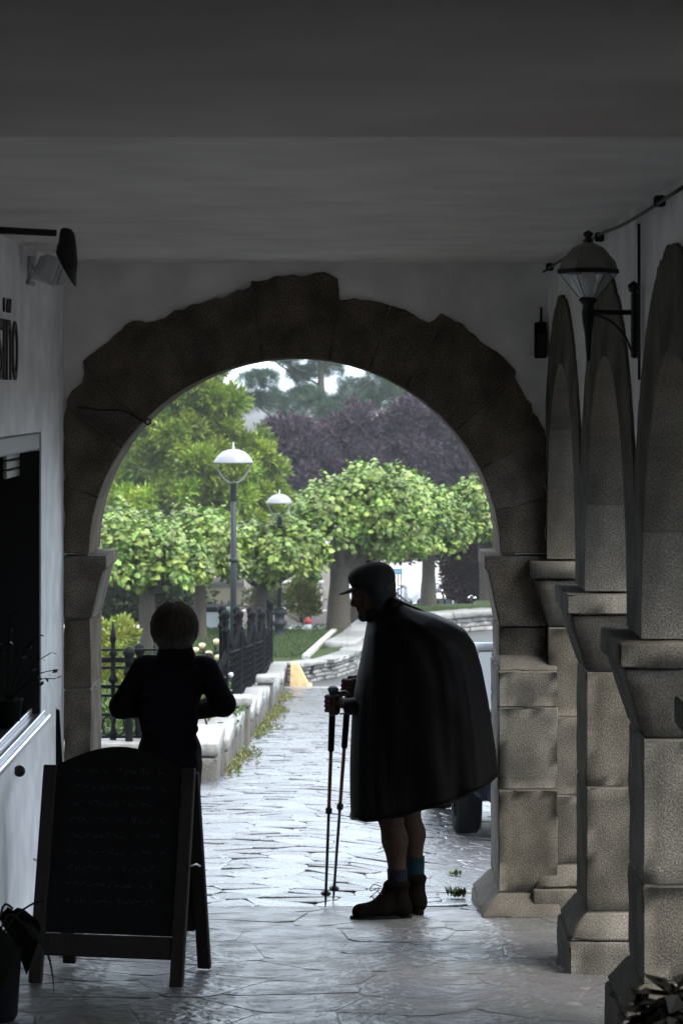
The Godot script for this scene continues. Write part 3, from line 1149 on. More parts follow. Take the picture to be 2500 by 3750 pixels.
func ring_points(rx: float, ry: float) -> Array:
	var r = []
	for k in 17:
		var a = TAU * k / 16.0
		r.append(Vector3(cos(a) * rx, sin(a) * ry, 0))
	return r

func picket_mesh(hh: float, r := 0.015) -> ArrayMesh:
	# a square bar twisted about itself, ending in a point
	var s = ST()
	var rings = []
	var n = int(hh / 0.05)
	for i in n + 1:
		var t = float(i) / n
		rings.append(circle(Vector3(0, t * (hh - 0.12), 0), Vector3(cos(i * 0.8), 0, sin(i * 0.8)) * r, Vector3(-sin(i * 0.8), 0, cos(i * 0.8)) * r, 4))
	rings.append(circle(Vector3(0, hh - 0.10, 0), Vector3.RIGHT * r * 2.2, Vector3.BACK * r * 2.2, 4))
	rings.append(circle(Vector3(0, hh, 0), Vector3.RIGHT * 0.002, Vector3.BACK * 0.002, 4))
	add_loft(s, rings)
	return fin(s)

func iron_post(hh: float) -> ArrayMesh:
	return lathe([[0.05, 0.0], [0.05, 0.05], [0.036, 0.07], [0.036, hh - 0.26], [0.052, hh - 0.25], [0.052, hh - 0.22], [0.034, hh - 0.20], [0.034, hh - 0.15], [0.05, hh - 0.14], [0.03, hh - 0.115], [0.046, hh - 0.085], [0.054, hh - 0.055], [0.046, hh - 0.02], [0.02, hh], [0.0, hh]], 10)

func spear_mesh() -> ArrayMesh:
	return lathe([[0.03, 0.0], [0.03, 0.06], [0.018, 0.1], [0.018, 0.5], [0.042, 0.52], [0.042, 0.55], [0.022, 0.58], [0.022, 0.74], [0.038, 0.77], [0.022, 0.80], [0.018, 0.86], [0.032, 0.90], [0.026, 0.93], [0.004, 1.06], [0.0, 1.06]], 8)

func park_walls():
	var lowp = [Vector2(-1.1, 46.15), Vector2(-0.75, 46.25), Vector2(-0.3, 46.9), Vector2(0.05, 48.0), Vector2(0.25, 49.6), Vector2(0.35, 51.5)]
	var w = thing("curved_low_wall", "curved low wall of stacked thin stones with pale cap at the lane's end", "wall")
	var ground = func(p): return -3.875
	for k in 4:
		wall_stone_row(w, lowp, ground, [k * 0.075, k * 0.075 + 0.075], 0.30, 0.26, "wall_stone", M.capstone, 0.012)
	wall_stone_row(w, lowp, ground, [0.305, 0.385], 0.42, 0.8, "cap_stone", M.capstone, 0.012)
	var hp = [Vector2(-0.12, 48.9), Vector2(0.2, 51.0), Vector2(0.45, 53.2), Vector2(0.8, 54.2), Vector2(1.3, 54.8), Vector2(3.0, 56.3), Vector2(5.5, 57.2), Vector2(9.0, 58.0)]
	var h = thing("thick_park_wall", "thick low park wall with broad pale slab coping curving away to the right", "wall")
	for k in 3:
		wall_stone_row(h, hp, ground, [k * 0.105, k * 0.105 + 0.105], 0.42, 0.45, "wall_stone", M.capstone, 0.015)
	wall_stone_row(h, hp, ground, [0.32, 0.47], 0.58, 1.2, "coping_slab", M.capstone, 0.02)

func park_furniture():
	street_lamp(Vector3(-1.49, g(34) + 0.1, -34.0), 3.45, "taller nearer street lamp with white dome shade on a dark pole", false)
	street_lamp(Vector3(-1.32, -3.62, -51.0), 2.92, "smaller farther street lamp with white dome shade and moulded pole base", true)
	# yellow concrete wedge at the lane's end
	var yb = thing("yellow_ramp_block", "yellow painted concrete wedge where the lane meets the road", "ramp", Vector3(-0.72, g(44.95) - 0.05, -45.1))
	var s = ST()
	add_frustum(s, [-0.26, 0.08, -0.5, 0.15, 0.0], [-0.25, -0.13, -0.45, 0.05, 0.42])
	part("wedge", fin(s), M.yellow, yb)
	part("foot_slab", box3(-0.27, 0.12, 0.0, 0.035, -0.55, 0.18, 0.008), M.yellow, yb)
	# recycling bins behind the fence
	var gb = thing("grey_waste_container", "pale grey waste container with a dark lid behind the garden railing", "bin", Vector3(-2.78, -3.78, -53.0))
	s = ST()
	add_frustum(s, [-0.34, 0.34, -0.4, 0.4, 0.06], [-0.38, 0.38, -0.45, 0.45, 0.62])
	part("tub", fin(s), mat(lin(0.42, 0.44, 0.47), 0.5), gb)
	part("lid", box3(-0.4, 0.4, 0.625, 0.72, -0.47, 0.47, 0.03), M.rubber, gb)
	part("lifting_bar", tube([Vector3(-0.44, 0.55, 0.2), Vector3(-0.44, 0.55, -0.2)], 0.025, 6), M.alu, gb)
	for k in [-1, 1]: part("caster", lathe([[0.0, -0.02], [0.06, -0.02], [0.06, 0.02], [0.0, 0.02]], 10), M.rubber, gb, Vector3(0.28 * k, 0.06, 0.3), Vector3(0, 0, PI / 2))
	var gn = thing("green_glass_bank", "green bottle bank with a round red port beside the grey container", "bin", Vector3(-2.40, -3.78, -52.4))
	part("body", lathe([[0.0, 0.0], [0.12, 0.0], [0.15, 0.06], [0.15, 0.64], [0.12, 0.72], [0.0, 0.74]], 16), mat(lin(0.10, 0.22, 0.12), 0.5), gn)
	part("port", lathe([[0.0, 0.0], [0.06, 0.0], [0.07, 0.012], [0.0, 0.014]], 12), mat(lin(0.35, 0.05, 0.04), 0.5), gn, Vector3(-0.04, 0.58, 0.148), Vector3(PI / 2, 0, 0))
	# small red and white hydrant box
	var hy = thing("red_white_hydrant", "small red and white hydrant post standing on the lawn", "hydrant", Vector3(-0.77, -3.5, -52.2))
	part("post", lathe([[0.0, 0.0], [0.075, 0.0], [0.075, 0.12], [0.06, 0.13], [0.0, 0.13]], 12), M.lamp_white, hy)
	part("cap", lathe([[0.0, 0.13], [0.07, 0.13], [0.08, 0.18], [0.05, 0.25], [0.02, 0.27], [0.0, 0.27]], 12), mat(lin(0.36, 0.03, 0.04), 0.45), hy)
	# blue sign on two thin poles
	var sg = thing("blue_street_sign", "small light blue sign on two thin poles behind the walker's head", "sign", Vector3(1.12, -3.5, -56.0))
	part("panel", box3(-0.11, 0.11, 0.87, 0.99, -0.012, 0.012, 0.004), mat(lin(0.13, 0.42, 0.62), 0.4), sg)
	part("white_band", box3(-0.08, 0.085, 0.905, 0.955, 0.0125, 0.016), mat(lin(0.45, 0.66, 0.78), 0.4), sg)
	for k in [0.02, 0.09]: part("pole", tube([Vector3(k, 0, -0.03), Vector3(k, 0.96, -0.03)], 0.012, 6), M.pole, sg)
	# railing round the square, seen under the trees
	for q in [[0.9, 4.5, 60.6, "dark spiked railing at the edge of the bright square, right of the blue sign"], [-4.2, -1.6, 60.4, "dark spiked railing at the edge of the bright square, behind the containers"]]:
		var r = thing("square_railing", q[3], "fence")
		var x = q[0]
		var pk = picket_mesh(0.42, 0.012)
		while x < q[1]:
			part("spike", pk, M.iron, r, Vector3(x, -3.96, -q[2]))
			x += 0.16
		part("rail", box3(q[0], q[1], -3.70, -3.675, -q[2] - 0.01, -q[2] + 0.01), M.iron, r)
	# pale balustraded house terrace behind the second lamp
	var h = thing("balustrade_terrace", "pale terrace with white balusters and iron railing, between tree and lamp", "terrace", Vector3(-1.12, -3.86, -57.0))
	part("base_wall", box3(-1.2, 0.9, 0.0, 0.34, -0.4, 0.0, 0.01), tex(mat(lin(0.30, 0.27, 0.27), 0.9), M.plaster.albedo_texture, 1.0), h)
	part("top_rail", box3(-0.5, 0.62, 0.94, 1.0, -0.26, -0.06, 0.01), M.lamp_white, h)
	part("back_wall", box3(-1.2, 0.9, 0.0, 1.7, -1.6, -1.4, 0.01), tex(mat(lin(0.33, 0.30, 0.29), 0.9), M.plaster.albedo_texture, 1.0), h)
	for k in 7:
		part("baluster", lathe([[0.05, 0.34], [0.05, 0.4], [0.03, 0.44], [0.055, 0.6], [0.035, 0.8], [0.05, 0.94]], 10), M.lamp_white, h, Vector3(-0.42 + k * 0.16, 0, -0.16))
	for k in 12: part("railing_bar", tube([Vector3(-0.45 + k * 0.09, 0.34, 0.02), Vector3(-0.45 + k * 0.09, 0.6, 0.02)], 0.008, 5), M.iron, h)
	part("railing_top", box3(-0.46, 0.56, 0.6, 0.62, 0.01, 0.03), M.iron, h)

func street_lamp(at: Vector3, hh: float, label: String, based: bool):
	var l = thing("street_lamp", label, "street lamp", at, 0.0, "street lamps in the park")
	var top = hh - 0.34
	if based:
		part("pole_base", lathe([[0.13, 0.0], [0.13, 0.1], [0.09, 0.16], [0.09, 0.3], [0.15, 0.36], [0.15, 0.41], [0.1, 0.44], [0.1, 0.54], [0.16, 0.58], [0.14, 0.64], [0.06, 0.70], [0.0, 0.70]], 16), M.pole, l)
	part("pole", lathe([[0.048, 0.0], [0.044, 1.6], [0.038, top - 0.30], [0.0, top - 0.30]], 14), M.pole, l)
	part("collar", lathe([[0.045, 1.98], [0.058, 1.99], [0.058, 2.03], [0.045, 2.04]], 14), M.pole, l)
	part("neck", lathe([[0.04, top - 0.32], [0.046, top - 0.30], [0.04, top - 0.1], [0.05, top - 0.08], [0.0, top - 0.07]], 14), M.pole, l)
	for k in [-1, 1]:
		part("arm", tube(spline([Vector3(0.02 * k, top - 0.09, 0), Vector3(0.13 * k, top - 0.02, 0), Vector3(0.215 * k, top + 0.12, 0), Vector3(0.242 * k, top + 0.20, 0)], 10), 0.011, 6), M.arm, l)
	var d0 = top + 0.19
	part("dome", lathe([[0.0, d0 + 0.02], [0.24, d0 + 0.015], [0.262, d0], [0.262, d0 + 0.01], [0.215, d0 + 0.085], [0.21, d0 + 0.09], [0.15, d0 + 0.145], [0.07, d0 + 0.175], [0.0, d0 + 0.18]], 24), M.dome, l)
	part("dome_tip", lathe([[0.03, d0 + 0.17], [0.012, d0 + 0.2], [0.008, d0 + 0.27], [0.0, d0 + 0.275]], 8), M.lamp_white, l)

# ------------------------------------------------------------------ trees and plants

func lobed_leaf() -> ArrayMesh:       # a plane-tree leaf about 1 long, folded along its rib
	var s = ST()
	var o = [[0.0, 0.0], [0.22, 0.06], [0.5, 0.28], [0.33, 0.42], [0.42, 0.7], [0.2, 0.66], [0.0, 1.0]]
	for sg in [-1.0, 1.0]:
		for i in o.size() - 1:
			var c = Vector3(0, -0.02, 0.35)
			var f = func(q): return Vector3(q[0] * sg, -absf(q[0]) * 0.35 - q[1] * q[1] * 0.12, q[1])
			tri_n(s, c, f.call(o[i]), f.call(o[i + 1]), Vector3.UP)
	return fin(s)

func oval_leaf(w: float) -> ArrayMesh:
	var s = ST()
	var a = Vector3.ZERO
	var b = Vector3(0, 0, 1)
	var m = Vector3(0, -0.04, 0.5)
	for sg in [-1.0, 1.0]:
		var e = Vector3(w * sg, 0.06, 0.45)
		tri_n(s, a, e, m, Vector3.UP)
		tri_n(s, e, b, m, Vector3.UP)
	return fin(s)

func sprig(n: int, ln: float, w: float, spread: float) -> ArrayMesh:      # a tuft of narrow leaves growing along +z
	var s = ST()
	var r := RandomNumberGenerator.new()
	r.seed = 77
	for i in n:
		var t = float(i) / n
		var a = i * 2.4
		var base = Vector3(0, 0, t * 0.6)
		var dir = Vector3(cos(a) * spread, sin(a) * spread, 0.55 + r.randf() * 0.3).normalized()
		var side = dir.cross(Vector3(sin(a), cos(a), 0.3)).normalized() * w
		var tip = base + dir * ln * (0.7 + r.randf() * 0.5)
		tri_n(s, base + side * 0.3, base + dir * ln * 0.45 - side, tip, Vector3.UP)
		tri_n(s, base - side * 0.3, base + dir * ln * 0.45 + side, tip, Vector3.UP)
	return fin(s)

func rand_dir() -> Vector3:
	var z = rf(-1, 1)
	var a = rf(0, TAU)
	var r = sqrt(maxf(0.0, 1.0 - z * z))
	return Vector3(cos(a) * r, z, sin(a) * r)

func leaf_xf(at: Vector3, out: Vector3, size: float, droop := 0.5) -> Transform3D:
	var n = (out * 0.8 + Vector3.UP * droop + rand_dir() * 0.75).normalized()
	var f = (rand_dir() + out * 0.7 - Vector3.UP * 0.35)
	f = (f - n * f.dot(n)).normalized()
	return Transform3D(Basis(n.cross(f), n, f) * size, at)

func limbs_mesh(forks: Array) -> ArrayMesh:      # [[points, r0, r1], ...]
	var s = ST(true)
	for q in forks:
		var p = spline(q[0], 7)
		var r = []
		for i in p.size(): r.append(lerpf(q[1], q[2], float(i) / (p.size() - 1)))
		add_tube(s, p, r, 8)
	return fin(s)

# A pollarded plane tree: trunk, knuckled limbs, and a crown of clumps of lobed leaves.
func plane_tree(label: String, foot: Vector3, fork_h: float, tr: float, lean: Vector3, blobs: Array, n: int, leaf: float, tone: Color):
	var t = thing("plane_tree", label, "tree", foot, 0.0, "pollarded plane trees")
	var fork = lean + Vector3.UP * fork_h
	var st = ST(true)
	var tp = spline([Vector3(0, -0.45, 0), lean * 0.35 + Vector3.UP * fork_h * 0.4, fork], 8)
	var rr = []
	for i in 9: rr.append(tr * (1.35 - 0.5 * sqrt(i / 8.0)) * rf(0.94, 1.06))
	add_tube(st, tp, rr, 12)
	part("trunk", fin(st), M.bark, t)
	var xs = []
	var cs = []
	var tot = 0.0
	for b in blobs: tot += b[1].x * b[1].y
	for b in blobs:
		var c: Vector3 = b[0]
		var r: Vector3 = b[1]
		var tips = []
		for k in 4:
			var a = TAU * (k + rf(0, 0.6)) / 4.0
			var tip = c + Vector3(cos(a) * r.x * 0.55, rf(-0.25, 0.35) * r.y, sin(a) * r.z * 0.55)
			tips.append(tip)
			part("limb", limbs_mesh([[[fork - Vector3.UP * 0.1, fork.lerp(tip, 0.5) + Vector3(rf(-0.1, 0.1), -0.1, rf(-0.1, 0.1)), tip], tr * 0.5, tr * 0.22]]), M.bark, t)
		var m = int(1.75 * n * r.x * r.y / tot)
		var clumps = maxi(8, m / 26)
		for q in clumps:
			var d = rand_dir()
			if d.y < -0.55: d.y *= -0.6
			d = d.normalized()
			var rad = rf(0.72, 1.0)
			var cc = c + Vector3(d.x * r.x, d.y * r.y, d.z * r.z) * rad
			var cr = rf(0.16, 0.30) * r.x
			var shade = rf(0.55, 1.35)
			var yel = rf(-1.2, 1.6)
			# an upright shoot of leaves at some clumps
			var shoot = rng.randf() < 0.4 and d.y > 0.1
			for i in 26:
				var o = rand_dir() * cr * pow(rng.randf(), 0.4)
				if shoot and i < 9: o = Vector3(rf(-0.05, 0.05), cr * (0.6 + i * 0.13), rf(-0.05, 0.05))
				var dir = (d * 0.6 + o.normalized() * 0.6).normalized()
				xs.append(leaf_xf(cc + o, dir, leaf * rf(0.5, 1.45)))
				var k = shade * rf(0.75, 1.3)
				var young = rng.randf() < 0.16
				cs.append(Color((tone.r + 0.02 * yel) * k, tone.g * k, tone.b * k) if not young else Color(tone.r * 1.6 * k, tone.g * 1.35 * k, tone.b * 1.7 * k))
	scatter("crown", M.lobed, M.leaf, t, xs, cs)
	return t

# A crown of tufts; puffs are [centre, radii, count of clumps].
func tuft_tree(called: String, label: String, cat: String, grp: String, foot: Vector3, trunk: Array, puffs: Array, per: int, clump_r: float, mesh, size: float, tone: Color, vary: float, m, up := 0.5, bark = null, shell := 0.6):
	var t = thing(called, label, cat, foot, 0.0, grp)
	if not trunk.is_empty():
		part("trunk", limbs_mesh([trunk]), bark if bark else M.dark_bark, t)
	var xs = []
	var cs = []
	for p in puffs:
		for k in p[2]:
			var d = rand_dir()
			var c = p[0] + Vector3(d.x * p[1].x, d.y * p[1].y, d.z * p[1].z) * pow(rf(0.0, 1.0), 1.0 - shell)
			var shade = rf(1.0 - vary, 1.0 + vary)
			var warm = rf(-0.15, 0.15)
			var cr = clump_r * rf(0.7, 1.3)
			for i in per:
				var o = rand_dir() * pow(rng.randf(), 0.45)
				var at = c + Vector3(o.x * cr, o.y * cr * 0.75, o.z * cr)
				var f = (o + d * 0.5 + Vector3.UP * up + rand_dir() * 0.5).normalized()
				var n = f.cross(rand_dir()).normalized()
				xs.append(Transform3D(Basis(n.cross(f), n, f) * (size * rf(0.7, 1.3)), at))
				var kk = shade * rf(0.85, 1.15)
				cs.append(Color(tone.r * kk * (1.0 + warm), tone.g * kk, tone.b * kk))
	scatter("crown", mesh, m, t, xs, cs)
	return t

func trees():
	M.lobed = lobed_leaf()
	M.sprig_small = sprig(7, 0.9, 0.12, 0.6)
	M.rose = mat(lin(0.72, 0.60, 0.34), 0.6)
	var oval = oval_leaf(0.28)
	var green = Color(0.13, 0.205, 0.042)
	var gl = -3.52
	plane_tree("plane tree at the far left, trunk just behind the ball topped corner post", Vector3(-3.72, -3.75, -48.0), 1.45, 0.16, Vector3(0.0, 0, 0), [[Vector3(-0.45, 2.0, 0), Vector3(1.05, 0.80, 1.0)], [Vector3(0.45, 1.85, 0.2), Vector3(0.7, 0.72, 0.8)]], 4200, 0.108, green)
	plane_tree("plane tree second from the left, in front of the grey container", Vector3(-2.86, -3.75, -50.5), 1.35, 0.13, Vector3(-0.02, 0, 0), [[Vector3(0.0, 1.90, 0), Vector3(0.85, 0.80, 0.9)]], 3000, 0.108, green)
	plane_tree("leaning dark trunked plane tree between the two street lamps", Vector3(-1.80, -3.70, -51.5), 1.20, 0.15, Vector3(0.15, 0, 0), [[Vector3(0.0, 1.72, 0), Vector3(0.72, 0.62, 0.8)], [Vector3(0.72, 1.72, 0.3), Vector3(0.75, 0.66, 0.8)]], 3800, 0.108, green)
	plane_tree("large broad plane tree with pale mottled trunk beside the walker's cap", Vector3(-0.16, gl - 0.05, -52.3), 1.40, 0.23, Vector3(0.05, 0, 0), [[Vector3(-0.15, 2.22, 0), Vector3(0.95, 0.75, 1.0)], [Vector3(0.75, 2.48, -0.2), Vector3(1.05, 0.83, 1.0)], [Vector3(1.05, 1.85, -0.3), Vector3(0.8, 0.6, 0.8)]], 6500, 0.108, green)
	plane_tree("plane tree close behind the large one, its trunk half hidden by the walker's face", Vector3(0.25, gl - 0.05, -55.0), 1.5, 0.17, Vector3(0.1, 0, 0), [[Vector3(0.9, 2.2, 0), Vector3(1.0, 0.85, 1.0)]], 3000, 0.108, green)
	plane_tree("plane tree on the park wall with straight pale trunk, right of the blue sign", Vector3(1.88, gl - 0.05, -58.3), 1.25, 0.17, Vector3(0.0, 0, 0), [[Vector3(-0.05, 1.85, 0), Vector3(0.95, 0.85, 0.9)]], 3600, 0.108, green)
	plane_tree("rightmost plane tree, crown against the arch pier", Vector3(3.35, gl - 0.05, -60.5), 1.35, 0.17, Vector3(-0.1, 0, 0), [[Vector3(-0.25, 1.95, 0), Vector3(0.85, 0.80, 0.8)], [Vector3(0.7, 1.9, 0), Vector3(0.9, 0.8, 0.8)]], 3800, 0.108, green)
	# tall feathery yellow-green tree
	var feather = sprig(7, 0.55, 0.075, 0.55)
	var F = []
	for q in [[-0.3, 7.9, 0.6, 0.8, 10], [-0.2, 6.8, 0.9, 0.8, 18], [0.0, 5.8, 1.15, 0.8, 26], [-0.9, 5.0, 1.3, 0.8, 26], [0.5, 4.6, 1.1, 0.7, 24], [-0.2, 3.9, 1.9, 0.7, 44], [1.6, 3.5, 0.75, 0.45, 14], [-2.0, 4.1, 0.9, 0.8, 20], [0.2, 2.9, 2.5, 0.7, 60], [2.2, 2.6, 0.6, 0.4, 12], [0.0, 1.9, 2.8, 0.7, 66], [2.5, 1.7, 0.6, 0.4, 12], [0.0, 0.9, 2.9, 0.8, 60]]:
		F.append([Vector3(q[0], q[1], 0), Vector3(q[2], q[3], q[2]), q[4]])
	tuft_tree("feathery_conifer", "tall feathery yellow green tree filling the left of the archway view", "tree", "", Vector3(-4.9, -3.8, -80.0), [[Vector3(0, -1.3, 0), Vector3(0.1, 5, 0), Vector3(-0.1, 9.6, 0)], 0.28, 0.05], F, 60, 0.34, feather, 0.36, Color(0.17, 0.235, 0.03), 0.55, M.leaf, 0.25, null, 0.8)
	# dark purple-leaved trees
	var pur = Color(0.046, 0.033, 0.045)
	var k = 0
	for q in [[-1.9, -0.3, 1.9, 2.0, "purple leaved tree nearest the feathery yellow green one"], [0.35, 0.05, 1.8, 2.1, "purple leaved tree in the middle, its top below the pine trunk"], [2.5, 0.35, 1.9, 2.2, "purple leaved tree whose top meets the arch at the right"], [4.9, 0.0, 2.0, 2.5, "rightmost purple leaved tree, partly hidden by the arch"]]:
		var foot = Vector3(q[0], -3.8, -95.0 - k)
		tuft_tree("purple_tree", q[4], "tree", "purple leaved trees", foot, [[Vector3(0, -1.3, 0), Vector3(0.1, 1.6, 0), Vector3(0, 3.4, 0)], 0.2, 0.08], [[Vector3(0, q[1] + 2.4, 0), Vector3(q[2], q[3] * 0.85, q[2]), 150], [Vector3(rf(-0.4, 0.4), q[1] + 3.6, 0), Vector3(q[2] * 0.6, q[3] * 0.5, q[2] * 0.6), 50], [Vector3(0, 1.2, 0), Vector3(q[2] * 1.1, 1.2, q[2]), 60]], 75, 0.42, oval, 0.17, pur, 0.3, M.dull_leaf, 0.2)
		k += 1
	# pines behind
	var needle = sprig(16, 0.8, 0.03, 0.9)
	var pine_at = Vector3(-1.25, -3.8, -125.0)
	var pt = thing("tall_pine", "tall open pine with straight trunk rising behind the purple trees", "tree", pine_at)
	part("trunk", limbs_mesh([[[Vector3(0, -1.3, 0), Vector3(0.05, 4, 0), Vector3(0, 8.6, 0)], 0.26, 0.12]]), M.bark, pt)
	pine_branches(pt, Vector3(0, 0, 0), [[-2.9, 5.7, 0.9], [-1.7, 4.5, 1.3], [-1.0, 5.9, 0.7], [0.3, 6.2, 1.0], [1.5, 5.1, 1.2], [2.9, 6.0, 0.7], [3.1, 4.9, 1.1], [-0.4, 4.2, 1.6], [-2.6, 7.0, 0.5], [1.9, 7.2, 0.6], [-0.9, 7.0, 0.8], [0.9, 4.3, 1.4], [-3.2, 4.6, 0.7], [-1.7, 6.7, 0.5], [0.4, 7.6, 0.7], [-0.6, 4.9, 0.8], [2.3, 4.6, 0.8]], needle)
	var pt2 = thing("spreading_pine", "lower spreading pine with broken needle clumps, right of the tall pine", "tree", Vector3(3.6, -3.8, -128.0))
	part("trunk", limbs_mesh([[[Vector3(0, -1.3, 0), Vector3(0.2, 3, 0), Vector3(0.0, 6.6, 0)], 0.22, 0.08]]), M.bark, pt2)
	pine_branches(pt2, Vector3.ZERO, [[-0.6, 6.5, 0.7], [0.7, 5.9, 1.0], [-1.0, 5.2, 0.9], [1.4, 5.0, 1.0], [0.1, 7.2, 0.5], [2.3, 5.9, 0.7], [3.6, 5.2, 0.9]], needle)
	# dark hedges and columns that close the view under the crowns
	var dark = Color(0.035, 0.05, 0.022)
	tuft_tree("tall_hedge", "tall dark green hedge behind the left plane trees", "hedge", "", Vector3(-4.45, -3.85, -56.0), [], [[Vector3(0, 0.75, 0), Vector3(1.25, 0.95, 0.5), 120], [Vector3(-2.2, 0.8, 0), Vector3(1.6, 1.1, 0.6), 120]], 70, 0.4, oval, 0.16, dark, 0.35, M.dull_leaf)
	for q in [[2.72, 0.5, "dark purple brown columnar bush left of the reddish one"], [3.62, 0.55, "reddish brown columnar bush next to the arch impost"]]:
		tuft_tree("columnar_bush", q[2], "bush", "columnar bushes on the park wall", Vector3(q[0], -3.5, -62.0), [[Vector3.ZERO, Vector3(0, 0.5, 0), Vector3(0, 1.1, 0)], 0.07, 0.03], [[Vector3(0, 0.6, 0), Vector3(q[1], 1.05, q[1]), 110]], 70, 0.22, oval, 0.10, Color(0.06, 0.038, 0.036), 0.3, M.dull_leaf)
	tuft_tree("hanging_purple_foliage", "low hanging purple foliage over the bright gap beside the sign", "bush", "", Vector3(1.3, -3.6, -63.5), [], [[Vector3(-0.1, 1.0, 0), Vector3(0.9, 0.22, 0.5), 45]], 40, 0.16, oval, 0.10, Color(0.05, 0.03, 0.045), 0.3, M.dull_leaf)
	for q in [[-0.95, -54.5, "clipped green and yellow bush left of the large plane trunk", Color(0.10, 0.11, 0.03), 0.36, 0.85], [-1.75, -56.0, "grey green bush behind the nearer lamp pole", Color(0.075, 0.09, 0.045), 0.42, 0.75]]:
		tuft_tree("garden_bush", q[2], "bush", "", Vector3(q[0], -3.55, q[1]), [[Vector3.ZERO, Vector3(0, 0.2, 0), Vector3(0, 0.4, 0)], 0.04, 0.02], [[Vector3(0, q[5] * 0.55, 0), Vector3(q[4], q[5] * 0.5, q[4]), 45]], 60, 0.17, oval, 0.085, q[3], 0.3, M.leaf)
	# bright clipped shrub and roses behind the front railing
	tuft_tree("yellow_green_shrub", "bright yellow green rounded shrub behind the ornate railing", "shrub", "", Vector3(-2.78, g(30) + 0.2, -30.0), [[Vector3.ZERO, Vector3(0, 0.2, 0), Vector3(0, 0.5, 0)], 0.03, 0.015], [[Vector3(0.0, 0.62, 0), Vector3(0.34, 0.42, 0.35), 70], [Vector3(0.1, 0.95, 0), Vector3(0.22, 0.22, 0.25), 26]], 46, 0.10, oval, 0.06, Color(0.21, 0.25, 0.05), 0.3, M.leaf)
	var rb = tuft_tree("yellow_rose_bush", "rose bush with pale yellow blooms behind the side fence", "rose bush", "", Vector3(-1.56, g(29) + 0.2, -29.0), [[Vector3.ZERO, Vector3(0, 0.3, 0), Vector3(0, 0.6, 0)], 0.015, 0.01], [[Vector3(0, 0.45, 0), Vector3(0.2, 0.28, 0.3), 22]], 26, 0.10, oval, 0.05, Color(0.05, 0.09, 0.03), 0.3, M.leaf)
	for q in [[-0.06, 0.86, 0.1], [0.10, 0.90, 0.05], [0.02, 0.78, 0.16], [0.19, 0.84, -0.02], [-0.14, 0.80, 0.0], [0.12, 0.73, 0.14]]:
		part("rose_bloom", rose_mesh(), M.rose, rb, Vector3(q[0], q[1] - 0.02, q[2]))
	var low = tuft_tree("low_garden_plants", "low mixed green plants in the bed behind the ornate railing", "plants", "", Vector3(-2.3, g(25) + 0.2, -25.0), [], [[Vector3(0, 0.2, 0), Vector3(1.3, 0.28, 0.8), 80]], 30, 0.13, oval, 0.075, Color(0.07, 0.11, 0.035), 0.5, M.leaf)
	low.set_meta("kind", "stuff")
	# weeds along the foot of the lane wall
	var xs = []
	var cs = []
	for i in 1100:
		var d = 21.8 + 23.0 * rng.randf()
		var lush = 0.5 + 0.5 * sin(d * 1.1) + (0.9 if d > 30 and d < 38 else 0.0)
		if rng.randf() > lush * 0.6: continue
		var x = -1.05 + absf(rng.randfn(0.0, 0.05)) * (1.0 + lush * 0.5)
		var f = (Vector3.UP + rand_dir() * 0.8).normalized()
		var n = f.cross(rand_dir()).normalized()
		xs.append(Transform3D(Basis(n.cross(f), n, f) * rf(0.03, 0.075), Vector3(x, g(d), -d)))
		var kk = rf(0.7, 1.3)
		cs.append(Color(0.16 * kk, 0.15 * kk, 0.06 * kk) if rng.randf() < 0.65 else Color(0.10 * kk, 0.14 * kk, 0.05 * kk))
	tag(scatter("wall_foot_weeds", M.sprig_small, M.leaf, self, xs, cs), "weeds and grass tufts growing along the foot of the stepped wall", "weeds")
	for q in [[0.545, 12.72, "weed tuft between flagstones left of the right pier base", 1.0], [0.62, 14.6, "small weed clump farther out beside the parked car", 0.7]]:
		var wt = thing("weed_tuft", q[2], "weed", Vector3(q[0], gx(q[0], q[1]), -q[1]))
		var ws = ST()
		for i in 26:
			var a = rf(0, TAU)
			var o = Vector3(cos(a), 0, sin(a)) * rf(0.0, 0.05) * q[3]
			var b = Basis(Vector3.UP, a) * Basis(Vector3.RIGHT, rf(-0.2, 0.9))
			add_blade(ws, o, b, 0.055 * q[3], 0.012 * q[3])
		part("leaves", fin(ws), mat(lin(0.075, 0.11, 0.03), 0.6), wt)

func add_blade(s: SurfaceTool, o: Vector3, b: Basis, ln: float, w: float):
	var m = o + b * Vector3(0, ln * 0.55, 0)
	var t = o + b * Vector3(0, ln, ln * 0.35)
	var side = b * Vector3(w, 0, 0)
	tri_n(s, o, m - side, m + side, b.z)
	tri_n(s, m - side, t, m + side, b.z)

func rose_mesh() -> ArrayMesh:
	var s = ST(true)
	for k in 3:
		add_lathe(s, [[0.0, -0.03 + k * 0.01], [0.028 - k * 0.007, -0.015 + k * 0.01], [0.042 - k * 0.011, 0.012 + k * 0.006], [0.036 - k * 0.011, 0.03 + k * 0.004], [0.024 - k * 0.008, 0.022 + k * 0.004]], 7 + k)
	return fin(s)

